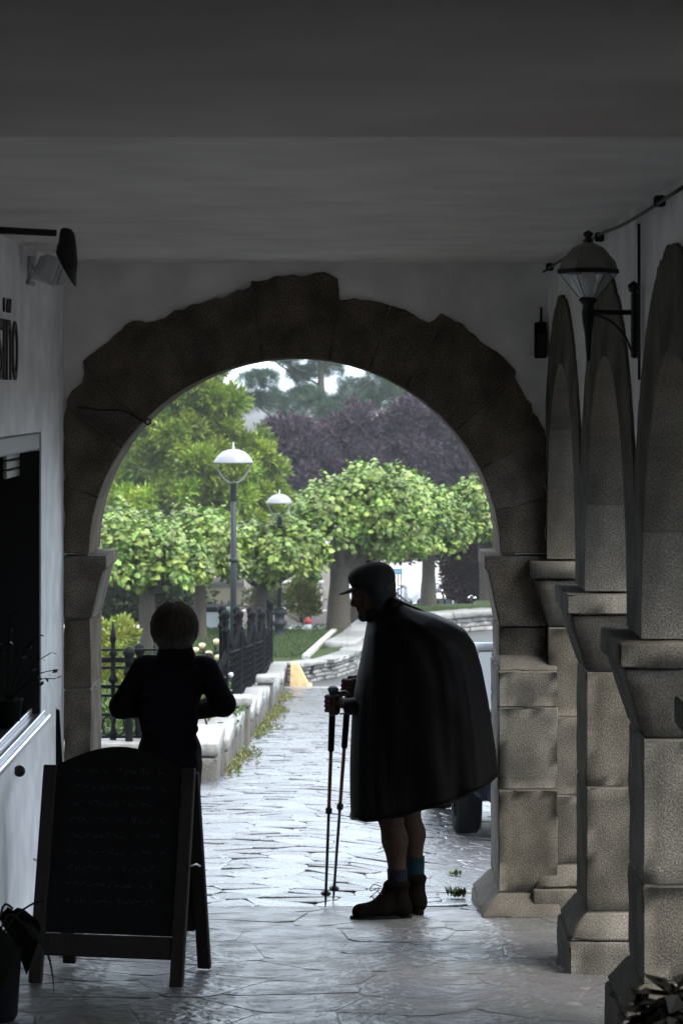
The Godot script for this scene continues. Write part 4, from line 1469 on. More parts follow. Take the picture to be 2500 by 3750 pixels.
func pine_branches(t, off: Vector3, tufts: Array, mesh):
	var xs = []
	var cs = []
	for q in tufts:
		var c = Vector3(q[0], q[1], rf(-0.8, 0.8))
		var y0 = clampf(q[1] - absf(q[0]) * 0.35 - 0.2, 1.0, 8.2)
		part("limb", limbs_mesh([[[Vector3(0, y0, 0), Vector3(q[0] * 0.5, y0 + 0.1 + rf(0, 0.3), c.z * 0.5), c - Vector3(0, 0.12, 0)], 0.075, 0.03]]), M.bark, t)
		for j in 11:
			var cc = c + Vector3(rf(-1, 1) * q[2] * 0.72, rf(-0.3, 0.35) * q[2] * 0.6, rf(-1, 1) * q[2] * 0.72)
			var shade = rf(0.7, 1.3)
			for i in 26:
				var o = rand_dir() * 0.28 * q[2]
				var f = (o.normalized() + Vector3.UP * 0.7).normalized()
				var n = f.cross(rand_dir()).normalized()
				xs.append(Transform3D(Basis(n.cross(f), n, f) * rf(0.26, 0.44), cc + o))
				cs.append(Color(0.04 * shade, 0.07 * shade, 0.04 * shade))
	scatter("needles", mesh, M.dull_leaf, t, xs, cs)

# ------------------------------------------------------------------ cars

func car(label: String, at: Vector3, turn: float, pitch: float, paint, scale_ := 1.0):
	# a small hatchback, nose towards local +z, wheels on y = 0
	var c = thing("parked_car", label, "car", at, turn)
	c.rotation.x = pitch
	c.scale = Vector3.ONE * scale_
	var hw = 0.82
	# lower body, as sections along its length: [z, bottom, shoulder height, crown height, half width]
	var sec = [[-1.86, 0.34, 0.62, 0.66, 0.66], [-1.82, 0.26, 0.80, 0.86, 0.77], [-1.54, 0.22, 0.85, 0.89, 0.82]]
	for w in [-1.2, 1.2]:
		if w > 0.0: sec.append_array([[-0.4, 0.2, 0.87, 0.90, 0.82], [0.7, 0.2, 0.86, 0.92, 0.82]])
		for k in 7:
			var z = -0.33 + k * 0.11
			var arch_y = 0.28 + sqrt(maxf(0.0, 0.345 * 0.345 - z * z)) * 0.95
			var fwd = maxf(0.0, w + z - 0.9)
			sec.append([w + z, arch_y, 0.86 - 0.24 * fwd, 0.92 - 0.25 * fwd, 0.825 - 0.03 * fwd])
	sec.append_array([[1.58, 0.26, 0.67, 0.75, 0.80], [1.74, 0.28, 0.60, 0.68, 0.765], [1.85, 0.31, 0.50, 0.56, 0.715], [1.88, 0.36, 0.46, 0.48, 0.67]])
	var rings = []
	for q in sec:
		var w = q[4]
		var half = [Vector3(0, q[1], q[0]), Vector3(w * 0.86, q[1], q[0]), Vector3(w * 0.97, q[1] + 0.1, q[0]), Vector3(w, lerpf(q[1], q[2], 0.55), q[0]), Vector3(w * 0.97, q[2] - 0.03, q[0]), Vector3(w * 0.88, q[2] + 0.02, q[0]), Vector3(w * 0.5, q[3] - 0.008, q[0]), Vector3(0, q[3], q[0])]
		var r = half.duplicate()
		for i in range(half.size() - 2, 0, -1): r.append(Vector3(-half[i].x, half[i].y, half[i].z))
		rings.append(r)
	var s = ST(true)
	add_loft(s, rings)
	var body = part("body", fin(s), paint, c)
	# cabin
	s = ST(true)
	var cab = []
	for q in [[0.86, 0.88, 0.76], [1.14, 0.55, 0.68], [1.34, 0.28, 0.60], [1.385, 0.12, 0.55]]:
		var y = q[0]
		var zf = lerpf(1.0, 0.22, (y - 0.86) / 0.525)
		var zb = lerpf(-1.72, -1.35, (y - 0.86) / 0.525)
		var w = q[2]
		var r = []
		for p in [[1.0, zf - 0.16], [0.85, zf - 0.03], [0.4, zf + 0.03], [0, zf + 0.045], [-0.4, zf + 0.03], [-0.85, zf - 0.03], [-1.0, zf - 0.16], [-1.0, zb + 0.3], [-0.9, zb + 0.05], [0, zb], [0.9, zb + 0.05], [1.0, zb + 0.3]]:
			r.append(Vector3(w * p[0], y, p[1]))
		cab.append(r)
	add_loft(s, cab, true, false, true)
	part("cabin", fin(s), paint, c)
	# glass, proud of the cabin
	var gm = mat(lin(0.03, 0.04, 0.045), 0.04, 0.6)
	var pane = func(called, pts, n):
		var q = ST()
		var m = Vector3.ZERO
		for p in pts: m += p
		m /= pts.size()
		for i in pts.size(): tri_n(q, m, pts[i], pts[(i + 1) % pts.size()], n)
		for i in pts.size(): quad_n(q, pts[i], pts[(i + 1) % pts.size()], pts[(i + 1) % pts.size()] - n * 0.012, pts[i] - n * 0.012, pts[i] - m)
		part(called, fin(q), gm, c)
	var wn = Vector3(0, 0.83, 0.56)
	pane.call("windscreen", [Vector3(-0.69, 0.90, 0.985), Vector3(-0.3, 0.90, 1.03), Vector3(0.3, 0.90, 1.03), Vector3(0.69, 0.90, 0.985), Vector3(0.535, 1.325, 0.365), Vector3(0, 1.335, 0.395), Vector3(-0.535, 1.325, 0.365)], wn)
	for sg in [-1.0, 1.0]:
		pane.call("side_window", [Vector3(0.765 * sg, 0.90, 0.62), Vector3(0.765 * sg, 0.90, -0.3), Vector3(0.622 * sg, 1.29, -0.3), Vector3(0.622 * sg, 1.29, 0.12)], Vector3(sg, 0.35, 0))
		pane.call("side_window", [Vector3(0.765 * sg, 0.90, -0.38), Vector3(0.765 * sg, 0.90, -1.3), Vector3(0.622 * sg, 1.29, -1.12), Vector3(0.622 * sg, 1.29, -0.38)], Vector3(sg, 0.35, 0))
		part("wing_mirror", box_mesh(Vector3(0.16, 0.12, 0.1), 0.03), M.rubber, c, Vector3(0.86 * sg, 0.94, 0.62))
		part("headlight", lathe([[0.0, 0.03], [0.08, 0.028], [0.105, 0.0], [0.1, -0.04], [0.0, -0.05]], 14), M.glass_lamp, c, Vector3(0.53 * sg, 0.585, 1.775), Vector3(PI / 2 - 0.35, 0, 0))
		part("fog_lamp", lathe([[0.0, 0.022], [0.05, 0.02], [0.062, 0.0], [0.05, -0.04], [0.0, -0.04]], 14), M.glass_lamp, c, Vector3(0.46 * sg, 0.335, 1.86), Vector3(PI / 2, 0, 0))
		for z in [1.2, -1.2]:
			var wheel = part("wheel", lathe([[0.17, -0.085], [0.26, -0.095], [0.285, -0.07], [0.29, 0.0], [0.285, 0.07], [0.26, 0.095], [0.17, 0.085]], 22), M.rubber, c, Vector3(0.715 * sg, 0.29, z), Vector3(0, 0, PI / 2))
			part("rim", lathe([[0.0, -0.05], [0.17, -0.075], [0.17, 0.075], [0.0, 0.05]], 16), M.alu, wheel)
	part("bumper", box3(-0.62, 0.62, 0.25, 0.40, 1.80, 1.895, 0.04), paint, c)
	part("grille", box3(-0.34, 0.34, 0.42, 0.50, 1.80, 1.875, 0.01), M.black, c)
	part("number_plate", box3(-0.26, 0.26, 0.27, 0.37, 1.896, 1.905, 0.003), M.lamp_white, c)
	var seal = ST(true)
	add_tube(seal, [Vector3(-0.70, 0.895, 0.98), Vector3(-0.545, 1.332, 0.355), Vector3(0, 1.345, 0.388), Vector3(0.545, 1.332, 0.355), Vector3(0.70, 0.895, 0.98)], 0.017, 6)
	part("windscreen_seal", fin(seal), M.black, c)
	part("cowl", box3(-0.66, 0.66, 0.868, 0.897, 1.0, 1.085, 0.01), M.black, c)
	for sg in [-0.4, 0.1]:
		part("wiper", tube([Vector3(sg, 0.905, 1.06), Vector3(sg + 0.38, 0.94, 1.005)], 0.008, 5), M.black, c)
	return c

func cars():
	M.glass_lamp = mat(lin(0.45, 0.47, 0.5), 0.12, 0.6)
	var navy = mat(lin(0.005, 0.008, 0.016), 0.15, 0.25)
	car("dark navy hatchback parked beside the lane, half hidden by the right pier", Vector3(1.45, -0.115 + g(18.6), -18.75), 0.04, -0.087, navy, 0.93)
	var white = mat(lin(0.72, 0.73, 0.74), 0.25, 0.5)
	var silver = mat(lin(0.35, 0.38, 0.42), 0.25, 0.5, 0.4)
	var red = mat(lin(0.35, 0.05, 0.07), 0.25, 0.5)
	car("white car parked in the square, just behind the walker's neck", Vector3(1.0, -4.97, -65.0), 1.3, 0.0, white)
	car("silver car parked in the square, right of the straight trunk", Vector3(2.9, -4.97, -65.5), 1.75, 0.0, silver)
	var rb = thing("red_white_barrier", "low red and white plastic barrier block beside the woman's neck", "barrier", Vector3(-3.92, g(53) + 0.0, -53.0))
	part("lower_block", box3(-0.28, 0.28, 0.0, 0.24, -0.1, 0.1, 0.03), M.lamp_white, rb)
	part("upper_block", box3(-0.24, 0.24, 0.242, 0.36, -0.08, 0.08, 0.03), red, rb)

# ------------------------------------------------------------------ things in the arcade

func arcade_things():
	M.twig = mat(lin(0.010, 0.010, 0.007), 0.9, 0.15)
	M.plant_leaf = mat(lin(0.03, 0.06, 0.03), 0.5)
	M.dark_leaf = mat(lin(0.005, 0.006, 0.004), 0.9, 0.08)
	M.bottle = mat(lin(0.35, 0.42, 0.45), 0.2)
	var wx = -1.331
	# painted lettering on the left wall, cut off by the frame
	var lt = thing("wall_lettering", "dark condensed lettering fixed to the white wall above the bar window", "sign", Vector3(wx + 0.004, 1.425, -9.98), PI / 2)
	var tm := TextMesh.new()
	tm.text = "asiño"
	var sf := SystemFont.new()
	sf.font_names = PackedStringArray(["Droid Sans"])
	tm.font = sf
	tm.font_size = 30
	tm.pixel_size = 0.0103
	tm.depth = 0.008
	tm.horizontal_alignment = HORIZONTAL_ALIGNMENT_CENTER
	tm.vertical_alignment = VERTICAL_ALIGNMENT_BOTTOM
	var tmi = part("letters", tm, mat(lin(0.03, 0.025, 0.03), 0.6), lt, Vector3(0, -0.08, 0))
	tmi.scale = Vector3(1.05, 1.35, 1)
	# twin flood light
	var fl = thing("twin_flood_light", "pale twin headed flood light on the white wall under the ceiling", "light fitting", Vector3(wx, 1.93, -10.75), PI / 2)
	part("mount_disc", lathe([[0.0, 0.0], [0.05, 0.0], [0.05, 0.022], [0.035, 0.03], [0.0, 0.03]], 16), M.lamp_white, fl, Vector3.ZERO, Vector3(PI / 2, 0, 0))
	for k in [[-0.22, 0.3], [0.2, -0.3]]:
		part("bracket", tube([Vector3(0, 0, 0.02), Vector3(k[0] * 0.6, -0.01, 0.05), Vector3(k[0], 0.0, 0.07)], 0.009, 6), M.lamp_white, fl)
		var hd = part("lamp_head", box_mesh(Vector3(0.13, 0.105, 0.07), 0.012), M.lamp_white, fl, Vector3(k[0], -0.015, 0.10), Vector3(0.35, k[1], 0))
		part("lens", box_mesh(Vector3(0.11, 0.085, 0.006), 0.002), M.grey_plastic, hd, Vector3(0, 0, 0.037))
	part("cable_duct", box3(-0.09, 0.08, -0.075, -0.055, 0.0, 0.02, 0.004), M.grey_plastic, fl)
	# black sign lamp on a long arm
	var sl = thing("black_sign_lamp", "black conical sign lamp on a straight arm reaching out from the left wall", "wall lamp", Vector3(wx, 1.94, -8.6))
	part("wall_rose", lathe([[0.0, 0.0], [0.05, 0.0], [0.045, 0.02], [0.0, 0.024]], 14), M.black, sl, Vector3.ZERO, Vector3(0, 0, -PI / 2))
	part("arm", tube([Vector3(0.0, 0.022, 0), Vector3(0.36, 0.004, 0)], [0.0135, 0.0115], 8), M.black, sl)
	var s = ST(true)
	var rings = []
	for q in [[0.387, 0.022, 0.004, 0.0], [0.392, 0.018, 0.017, 0.0], [0.396, 0.004, 0.025, 0.05], [0.397, -0.03, 0.030, 0.2], [0.396, -0.07, 0.044, 0.6], [0.394, -0.115, 0.069, 1.07], [0.390, -0.117, 0.066, 1.07], [0.392, -0.075, 0.040, 0.6], [0.393, -0.03, 0.02, 0.2]]:
		var a = q[3]
		rings.append(circle(Vector3(q[0], q[1], 0), Vector3(cos(a), -sin(a), 0) * q[2], Vector3(0, 0, q[2]), 18))
	add_loft(s, rings, true, true, false)
	part("shade", fin(s), M.black, sl)
	part("bulb", lathe([[0.0, -0.02], [0.018, -0.01], [0.02, 0.01], [0.0, 0.03]], 10), M.lamp_white, sl, Vector3(0.385, -0.07, 0))
	# loudspeaker box on the front wall
	var sp = thing("small_loudspeaker", "small dark loudspeaker box on the arch wall, left of the lantern", "loudspeaker", Vector3(0.908, 1.655, -12.08))
	part("cabinet", box3(-0.02, 0.034, -0.09, 0.08, -0.012, 0.06, 0.006), M.rubber, sp)
	part("grille", box3(-0.014, 0.028, -0.08, 0.03, 0.0605, 0.064, 0.002), M.black, sp)
	part("bracket", tube([Vector3(0.01, 0.08, 0.02), Vector3(0.012, 0.15, 0.0)], 0.006, 6), M.black, sp)
	# old cable with a ring across the arch
	var cb = thing("cable_with_ring", "thin black cable across the arch stones ending in a ring", "cable", Vector3.ZERO)
	part("cable", tube(spline([Vector3(-1.27, 1.335, -12.068), Vector3(-1.16, 1.322, -12.062), Vector3(-1.05, 1.318, -12.062), Vector3(-0.985, 1.288, -12.06), Vector3(-0.945, 1.265, -12.055)], 16), 0.0045, 6), M.black, cb)
	s = ST(true)
	var rp = []
	for k in 17:
		var a = TAU * k / 16.0
		rp.append(Vector3(-0.930 + cos(a) * 0.013, 1.266 + sin(a) * 0.013, -12.055))
	add_tube(s, rp, 0.004, 6)
	part("ring", fin(s), M.black, cb)
	# cable stapled along the corner of ceiling and arcade wall
	var c2 = thing("ceiling_cable", "dark cable sagging along the corner where ceiling meets arcade wall", "cable", Vector3.ZERO)
	part("cable", tube(spline([Vector3(0.925, 1.97, -12.0), Vector3(0.922, 1.975, -10.6), Vector3(0.925, 1.985, -9.4), Vector3(0.92, 1.965, -8.4), Vector3(0.925, 1.975, -7.0)], 16), 0.006, 6), M.black, c2)
	part("drop_cable", tube([Vector3(0.937, 1.95, -8.2), Vector3(0.938, 1.45, -8.2)], 0.005, 6), M.black, c2)
	for z in [-11.7, -9.4, -7.6]: part("cable_clip", box_mesh(Vector3(0.035, 0.035, 0.03), 0.006), M.black, c2, Vector3(0.93, 1.978, z))
	# wall lantern
	var lz = -8.24
	var la = thing("wall_lantern", "old unlit glass wall lantern on a black iron bracket", "lantern", Vector3(0.779, 1.67, lz))
	part("wall_plate", box3(0.138, 0.160, -0.15, 0.06, -0.02, 0.02, 0.005), M.black, la)
	part("plate_scroll", lathe([[0.0, 0.0], [0.016, 0.01], [0.02, 0.03], [0.0, 0.045]], 10), M.black, la, Vector3(0.146, 0.055, 0))
	part("arm", tube([Vector3(0.0, -0.003, 0), Vector3(0.14, -0.003, 0)], 0.0085, 8), M.black, la)
	part("arm_brace", tube(spline([Vector3(0.02, -0.01, 0), Vector3(0.07, -0.03, 0), Vector3(0.115, -0.075, 0), Vector3(0.14, -0.13, 0)], 10), 0.004, 6), M.black, la)
	part("stem", lathe([[0.0, -0.165], [0.006, -0.155], [0.012, -0.07], [0.019, -0.03], [0.021, 0.0], [0.017, 0.02], [0.026, 0.03], [0.032, 0.037], [0.026, 0.045], [0.0, 0.045]], 14), M.black, la)
	var hexr = func(r, y): return circle(Vector3(0, y, 0), Vector3(r, 0, 0), Vector3(0, 0, r), 6)
	s = ST()
	add_loft(s, [hexr.call(0.03, 0.046), hexr.call(0.094, 0.122)], true, false, false)
	part("glass_bowl", fin(s), M.glass, la)
	s = ST()
	add_loft(s, [hexr.call(0.090, 0.122), hexr.call(0.099, 0.122), hexr.call(0.099, 0.136), hexr.call(0.090, 0.136)], true, false, false)
	part("rim_band", fin(s), M.black, la)
	s = ST()
	add_loft(s, [hexr.call(0.094, 0.137), hexr.call(0.088, 0.16), hexr.call(0.05, 0.205), hexr.call(0.016, 0.222)], true, false, true)
	part("hood", fin(s), mat(lin(0.20, 0.19, 0.17), 0.6), la)
	for k in 6:
		var a = TAU * k / 6.0
		part("glazing_bar", tube([Vector3(cos(a) * 0.03, 0.045, sin(a) * 0.03), Vector3(cos(a) * 0.094, 0.124, sin(a) * 0.094)], 0.0016, 5), M.black, la)
	part("finial", lathe([[0.012, 0.22], [0.018, 0.228], [0.008, 0.236], [0.016, 0.246], [0.015, 0.254], [0.0, 0.262]], 10), M.black, la)
	part("bulb", lathe([[0.012, 0.045], [0.018, 0.07], [0.028, 0.10], [0.02, 0.125], [0.0, 0.132]], 12), M.lamp_white, la)
	# dark folded board leaning in the corner
	var fb = thing("leaning_folded_board", "dark folded board leaning in the corner by the arch pier", "board", Vector3(-1.27, g(11.78), -11.78), 0.0)
	fb.rotation = Vector3(0.0, 0.25, 0.055)
	part("leaf_board", box3(-0.055, -0.005, 0.02, 0.99, -0.02, 0.0, 0.006), M.rubber, fb)
	part("leaf_board", box3(-0.048, 0.012, 0.0, 0.97, -0.045, -0.024, 0.006), M.rubber, fb)
	part("edge_strip", box3(0.012, 0.018, 0.02, 0.62, -0.04, -0.03, 0.002), M.alu, fb)
	# plant and bottle on the bar sill
	var wp = thing("window_plant", "twiggy plant with few leaves standing on the bar window sill", "plant", Vector3(-1.42, 0.0, -10.75))
	part("pot", lathe([[0.0, 0.0], [0.05, 0.0], [0.065, 0.11], [0.07, 0.12], [0.058, 0.12], [0.0, 0.1]], 14), M.rubber, wp)
	for q in [[0.17, 0.30, 0.1], [0.21, 0.24, 0.02], [0.14, 0.40, -0.08], [0.22, 0.22, -0.1], [-0.02, 0.45, 0.2], [-0.1, 0.35, 0.3], [0.0, 0.42, 0.5]]:
		var e = Vector3(q[0], q[1], -q[2] * 1.4)
		part("twig", tube(spline([Vector3(0, 0.1, 0), e * 0.5 + Vector3(0, 0.09, 0), e], 8), [0.004, 0.0037, 0.0034, 0.003, 0.0028, 0.0025, 0.002, 0.002, 0.0018], 5), M.twig, wp)
		for k in 3:
			var lf = part("leaf", oval_leaf(0.3), M.plant_leaf, wp, e.lerp(Vector3(0, 0.1, 0), k * 0.16), Vector3(rf(-1, 1), rf(0, 6), rf(-1, 1)))
			lf.scale = Vector3.ONE * rf(0.022, 0.035)
	var bt = thing("bottle_on_counter", "small pale bottle lying on the counter inside the bar window", "bottle", Vector3(-1.6, 0.16, -10.55))
	part("bottle_glass", lathe([[0.0, 0.0], [0.03, 0.0], [0.034, 0.02], [0.034, 0.1], [0.012, 0.14], [0.012, 0.18], [0.0, 0.18]], 12), M.bottle, bt, Vector3(0, 0, 0), Vector3(0.2, 0, -1.1))
	part("napkin_stand", box3(-0.06, 0.06, -0.16, -0.035, -0.06, 0.06, 0.01), M.rubber, bt)
	var kn = thing("sill_hook", "small black hook under the window sill on the white wall", "hook", Vector3(wx + 0.01, -0.105, -10.22))
	part("hook_ring", lathe([[0.006, -0.012], [0.02, -0.01], [0.024, 0.0], [0.02, 0.01], [0.006, 0.012]], 12), M.black, kn, Vector3(0.02, 0, 0), Vector3(PI / 2, 0, 0))
	part("hook_stem", tube([Vector3(0, 0.0, 0), Vector3(0.02, 0.0, 0)], 0.01, 8), M.black, kn)
	# potted plant at the left edge, one broad leaf hanging into the picture
	var pp = thing("broad_leaf_pot_plant", "dark potted plant with a broad drooping leaf at the left edge", "plant", Vector3(-1.225, g(8.9), -8.9))
	part("pot", lathe([[0.0, 0.0], [0.075, 0.0], [0.085, 0.02], [0.10, 0.24], [0.108, 0.26], [0.095, 0.26], [0.0, 0.23]], 18), M.rubber, pp)
	for q in [[0.10, 0.33, -0.02, 0.085], [0.05, 0.36, -0.14, 0.09], [-0.06, 0.37, 0.08, 0.08], [0.02, 0.35, 0.12, 0.08], [-0.07, 0.36, -0.08, 0.08]]:
		big_leaf(pp, Vector3(0, 0.24, 0), Vector3(q[0], q[1], q[2]), q[3])
	part("stalk", tube(spline([Vector3(0, 0.24, 0), Vector3(0.06, 0.34, -0.05), Vector3(0.12, 0.385, -0.08), Vector3(0.165, 0.40, -0.09)], 8), 0.004, 5), M.twig, pp)
	# dark bushy plant low at the right edge, close to the camera
	var bp = thing("dark_foreground_planter", "dark blurred bushy planter at the lower right edge, in front of the nearest pier", "plant", Vector3(0.80, g(5.9), -5.9))
	part("pot", lathe([[0.0, 0.0], [0.10, 0.0], [0.13, 0.2], [0.14, 0.22], [0.12, 0.22], [0.0, 0.2]], 18), M.rubber, bp)
	var xs = []
	var cs = []
	for i in 900:
		var d = rand_dir()
		var c = Vector3(0.0, 0.36, 0) + Vector3(d.x * 0.16, d.y * 0.20, d.z * 0.16) * pow(rng.randf(), 0.35)
		xs.append(leaf_xf(c, d, rf(0.05, 0.09)))
		var k = rf(0.7, 1.2)
		cs.append(Color(0.006 * k, 0.006 * k, 0.005 * k))
	scatter("foliage", oval_leaf(0.3), M.dull_leaf, bp, xs, cs)

func big_leaf(root, a: Vector3, b: Vector3, w: float):
	var stem = tube(spline([a, a.lerp(b, 0.5) + Vector3(0, 0.08, 0), b], 8), 0.0045, 5)
	part("leaf_stalk", stem, M.twig, root)
	var out = Vector3(b.x - a.x, 0, b.z - a.z).normalized()
	var side = Vector3(-out.z, 0, out.x)
	var s = ST(true)
	var rows = []
	for i in 8:
		var t = i / 7.0
		var c = b + out * (0.11 * sin(t * 1.5)) + Vector3.DOWN * (0.21 * t * t + 0.03 * t)
		var ww = w * sin(PI * minf(1.0, t * 0.86 + 0.14)) * (1.0 - 0.35 * t)
		rows.append([c - side * ww + Vector3(0, -0.02, 0), c - side * ww * 0.5 + Vector3(0, 0.005, 0), c + Vector3(0, -0.008, 0), c + side * ww * 0.5 + Vector3(0, 0.005, 0), c + side * ww + Vector3(0, -0.02, 0)])
	for i in 7:
		for k in 4:
			quad_n(s, rows[i][k], rows[i][k + 1], rows[i + 1][k + 1], rows[i + 1][k], out + Vector3.UP)
	part("leaf", fin(s), M.dark_leaf, root)

func signboard():
	var d = 9.72
	var o = thing("a_frame_signboard", "dark wooden a-frame chalkboard with arched top standing on the arcade floor", "signboard", Vector3(-0.915, g(d), -d), -0.17)
	o.rotation.z = 0.0
	var hw = 0.302
	var lean = 0.235          # how far the heads stand behind the feet
	# front leaf, built upright and tipped back
	var front = group_node("front_leaf", o)
	front.rotation.x = -0.255
	for sg in [-1.0, 1.0]:
		part("stile", box3(sg * hw - 0.026 * (1 + sg), sg * hw + 0.026 * (1 - sg), 0.0, 0.83, -0.028, 0.0, 0.004), M.wood, front)
	part("bottom_rail", box3(-hw + 0.054, hw - 0.054, 0.105, 0.19, -0.026, -0.004, 0.004), M.wood, front)
	var bp = PackedVector2Array([Vector2(-hw + 0.054, 0.192), Vector2(hw - 0.054, 0.192), Vector2(hw - 0.054, 0.832)])
	for k in 17:
		var t = k / 16.0
		bp.append(Vector2(lerpf(hw - 0.054, -hw + 0.054, t), 0.832 + 0.075 * sin(PI * t)))
	bp.append(Vector2(-hw + 0.054, 0.832))
	part("chalkboard", extruded(bp, Transform3D(Basis(), Vector3(0, 0, -0.006)), 0.014, 0.002), M.chalk, front)
	# faint, half wiped rows of chalk strokes
	var cs = ST()
	for row in 9:
		var y = 0.80 - row * 0.062
		var x = rf(-0.2, -0.16)
		while x < rf(0.14, 0.2):
			var p = []
			var hh = rf(0.012, 0.03)
			for k in 4: p.append(Vector3(x + k * 0.006 + rf(-0.004, 0.004), y + rf(0, hh), -0.0055))
			for k in 3:
				var t = (p[k + 1] - p[k]).normalized()
				var w = Vector3(-t.y, t.x, 0) * 0.0016
				quad_n(cs, p[k] - w, p[k] + w, p[k + 1] + w, p[k + 1] - w, Vector3.BACK)
			x += rf(0.022, 0.032) if rng.randf() < 0.8 else 0.055
	part("chalk_strokes", fin(cs), mat(lin(0.03, 0.03, 0.03), 0.95, 0.1), front).set_meta("kind", "stuff")
	var back = group_node("rear_leaf", o, Vector3(0.0, 0.0, -0.47))
	back.rotation.x = 0.26
	for sg in [-1.0, 1.0]:
		part("stile", box3(sg * hw - 0.026 * (1 + sg), sg * hw + 0.026 * (1 - sg), -0.035, 0.80, -0.028, 0.0, 0.004), M.wood, back)
	part("bottom_rail", box3(-hw + 0.054, hw - 0.054, 0.125, 0.19, -0.026, -0.004, 0.004), M.wood, back)
	part("chalkboard", extruded(bp, Transform3D(Basis(Vector3.UP, PI), Vector3(0, -0.03, -0.02)), 0.014, 0.002), M.chalk, back)
	for sg in [-1.0, 1.0]:
		part("hook", tube([Vector3(sg * hw, 0.44, -0.13), Vector3(sg * (hw + 0.02), 0.445, -0.15), Vector3(sg * (hw + 0.025), 0.43, -0.19)], 0.004, 6), M.alu, o)
	part("hinge", box3(-0.2, -0.14, 0.77, 0.785, -0.245, -0.215, 0.003), M.rubber, o)
	part("hinge", box3(0.14, 0.2, 0.77, 0.785, -0.245, -0.215, 0.003), M.rubber, o)

# ------------------------------------------------------------------ the two people

func hand_grip(s: SurfaceTool, pole: Callable, y0: float, wrist: Vector3, right: float):
	# a fist round a pole: palm behind, four fingers round the front, thumb across the top
	var pr = []
	var c = pole.call(y0)
	var back = (wrist - c)
	back.y = 0.0
	back = back.normalized()
	var side = Vector3(-back.z, 0, back.x) * right
	pr.append(cap_(wrist, c + back * 0.055 + Vector3(0, 0.01, 0), 0.026, 0.024))
	pr.append(cap_(c + back * 0.05 + side * 0.012 + Vector3(0, 0.028, 0), c + back * 0.045 + side * 0.012 + Vector3(0, -0.032, 0), 0.021, 0.019))
	pr.append(cap_(c + back * 0.028 + side * 0.022 + Vector3(0, 0.03, 0), c + back * 0.026 + side * 0.02 + Vector3(0, -0.034, 0), 0.014, 0.013))
	for i in 4:
		var y = 0.031 - i * 0.0215
		var p = pole.call(y0 + y)
		var ln = [1.0, 1.08, 1.04, 0.9][i]
		var r = [0.0095, 0.0098, 0.0094, 0.0083][i]
		var k0 = p + back * 0.03 + side * 0.026
		var k1 = p - back * 0.010 * ln + side * 0.029
		var k2 = p - back * 0.029 * ln + side * 0.006
		var k3 = p - back * 0.018 * ln - side * 0.021
		pr.append(cap_(k0, k1, r * 1.08, r))
		pr.append(cap_(k1, k2, r, r * 0.97))
		pr.append(cap_(k2, k3, r * 0.97, r * 0.88))
	var q = pole.call(y0 + 0.045)
	pr.append(cap_(c + back * 0.045 - side * 0.012 + Vector3(0, 0.018, 0), q + back * 0.018 - side * 0.025, 0.014, 0.0115))
	pr.append(cap_(q + back * 0.018 - side * 0.025, q - back * 0.016 - side * 0.018, 0.0115, 0.009))
	add_field(s, pr, 0.004, 0.006)

func trekking_pole(label: String, top: Vector3, tip: Vector3):
	var o = thing("trekking_pole", label, "trekking pole", tip, 0.0, "pair of trekking poles held by the walker")
	var v = top - tip
	var ln = v.length()
	var up = v / ln
	var x = up.cross(Vector3.BACK).normalized()
	o.basis = Basis(x, up, x.cross(up))
	part("tip", lathe([[0.0, 0.0], [0.003, 0.002], [0.005, 0.03], [0.007, 0.07], [0.0, 0.07]], 8), M.pole_dark, o)
	part("basket", lathe([[0.006, 0.072], [0.024, 0.07], [0.026, 0.075], [0.010, 0.085], [0.006, 0.1]], 14), M.black, o)
	part("lower_shaft", lathe([[0.007, 0.08], [0.0075, ln * 0.44], [0.0, ln * 0.44]], 10), M.pole_dark, o)
	part("flick_lock", lathe([[0.009, ln * 0.43], [0.016, ln * 0.435], [0.016, ln * 0.455], [0.009, ln * 0.46]], 12), M.black, o)
	part("upper_shaft", lathe([[0.0088, ln * 0.44], [0.0092, ln * 0.74], [0.0, ln * 0.74]], 10), M.pole_red, o)
	part("foam_sleeve", lathe([[0.0135, ln * 0.715], [0.015, ln * 0.72], [0.0155, ln * 0.87], [0.014, ln * 0.875]], 12), M.rubber, o)
	part("grip", lathe([[0.014, ln * 0.872], [0.0175, ln * 0.885], [0.0155, ln * 0.92], [0.016, ln * 0.965], [0.021, ln * 0.978], [0.027, ln * 0.99], [0.02, ln * 0.998], [0.0, ln]], 14), M.grip, o)
	part("strap", strap_mesh(ln), M.black, o)
	return o

func strap_mesh(ln: float) -> ArrayMesh:
	var s = ST(true)
	var pts = spline([Vector3(0.012, ln * 0.965, 0), Vector3(0.055, ln * 0.985, 0.004), Vector3(0.085, ln * 0.955, 0.01), Vector3(0.075, ln * 0.90, 0.012), Vector3(0.035, ln * 0.885, 0.01)], 16)
	var rings = []
	for i in pts.size():
		var t = (pts[mini(i + 1, pts.size() - 1)] - pts[maxi(i - 1, 0)]).normalized()
		var n = t.cross(Vector3.BACK).normalized()
		rings.append(circle(pts[i], n * 0.003, Vector3.BACK * 0.009, 6))
	add_loft(s, rings)
	return fin(s)

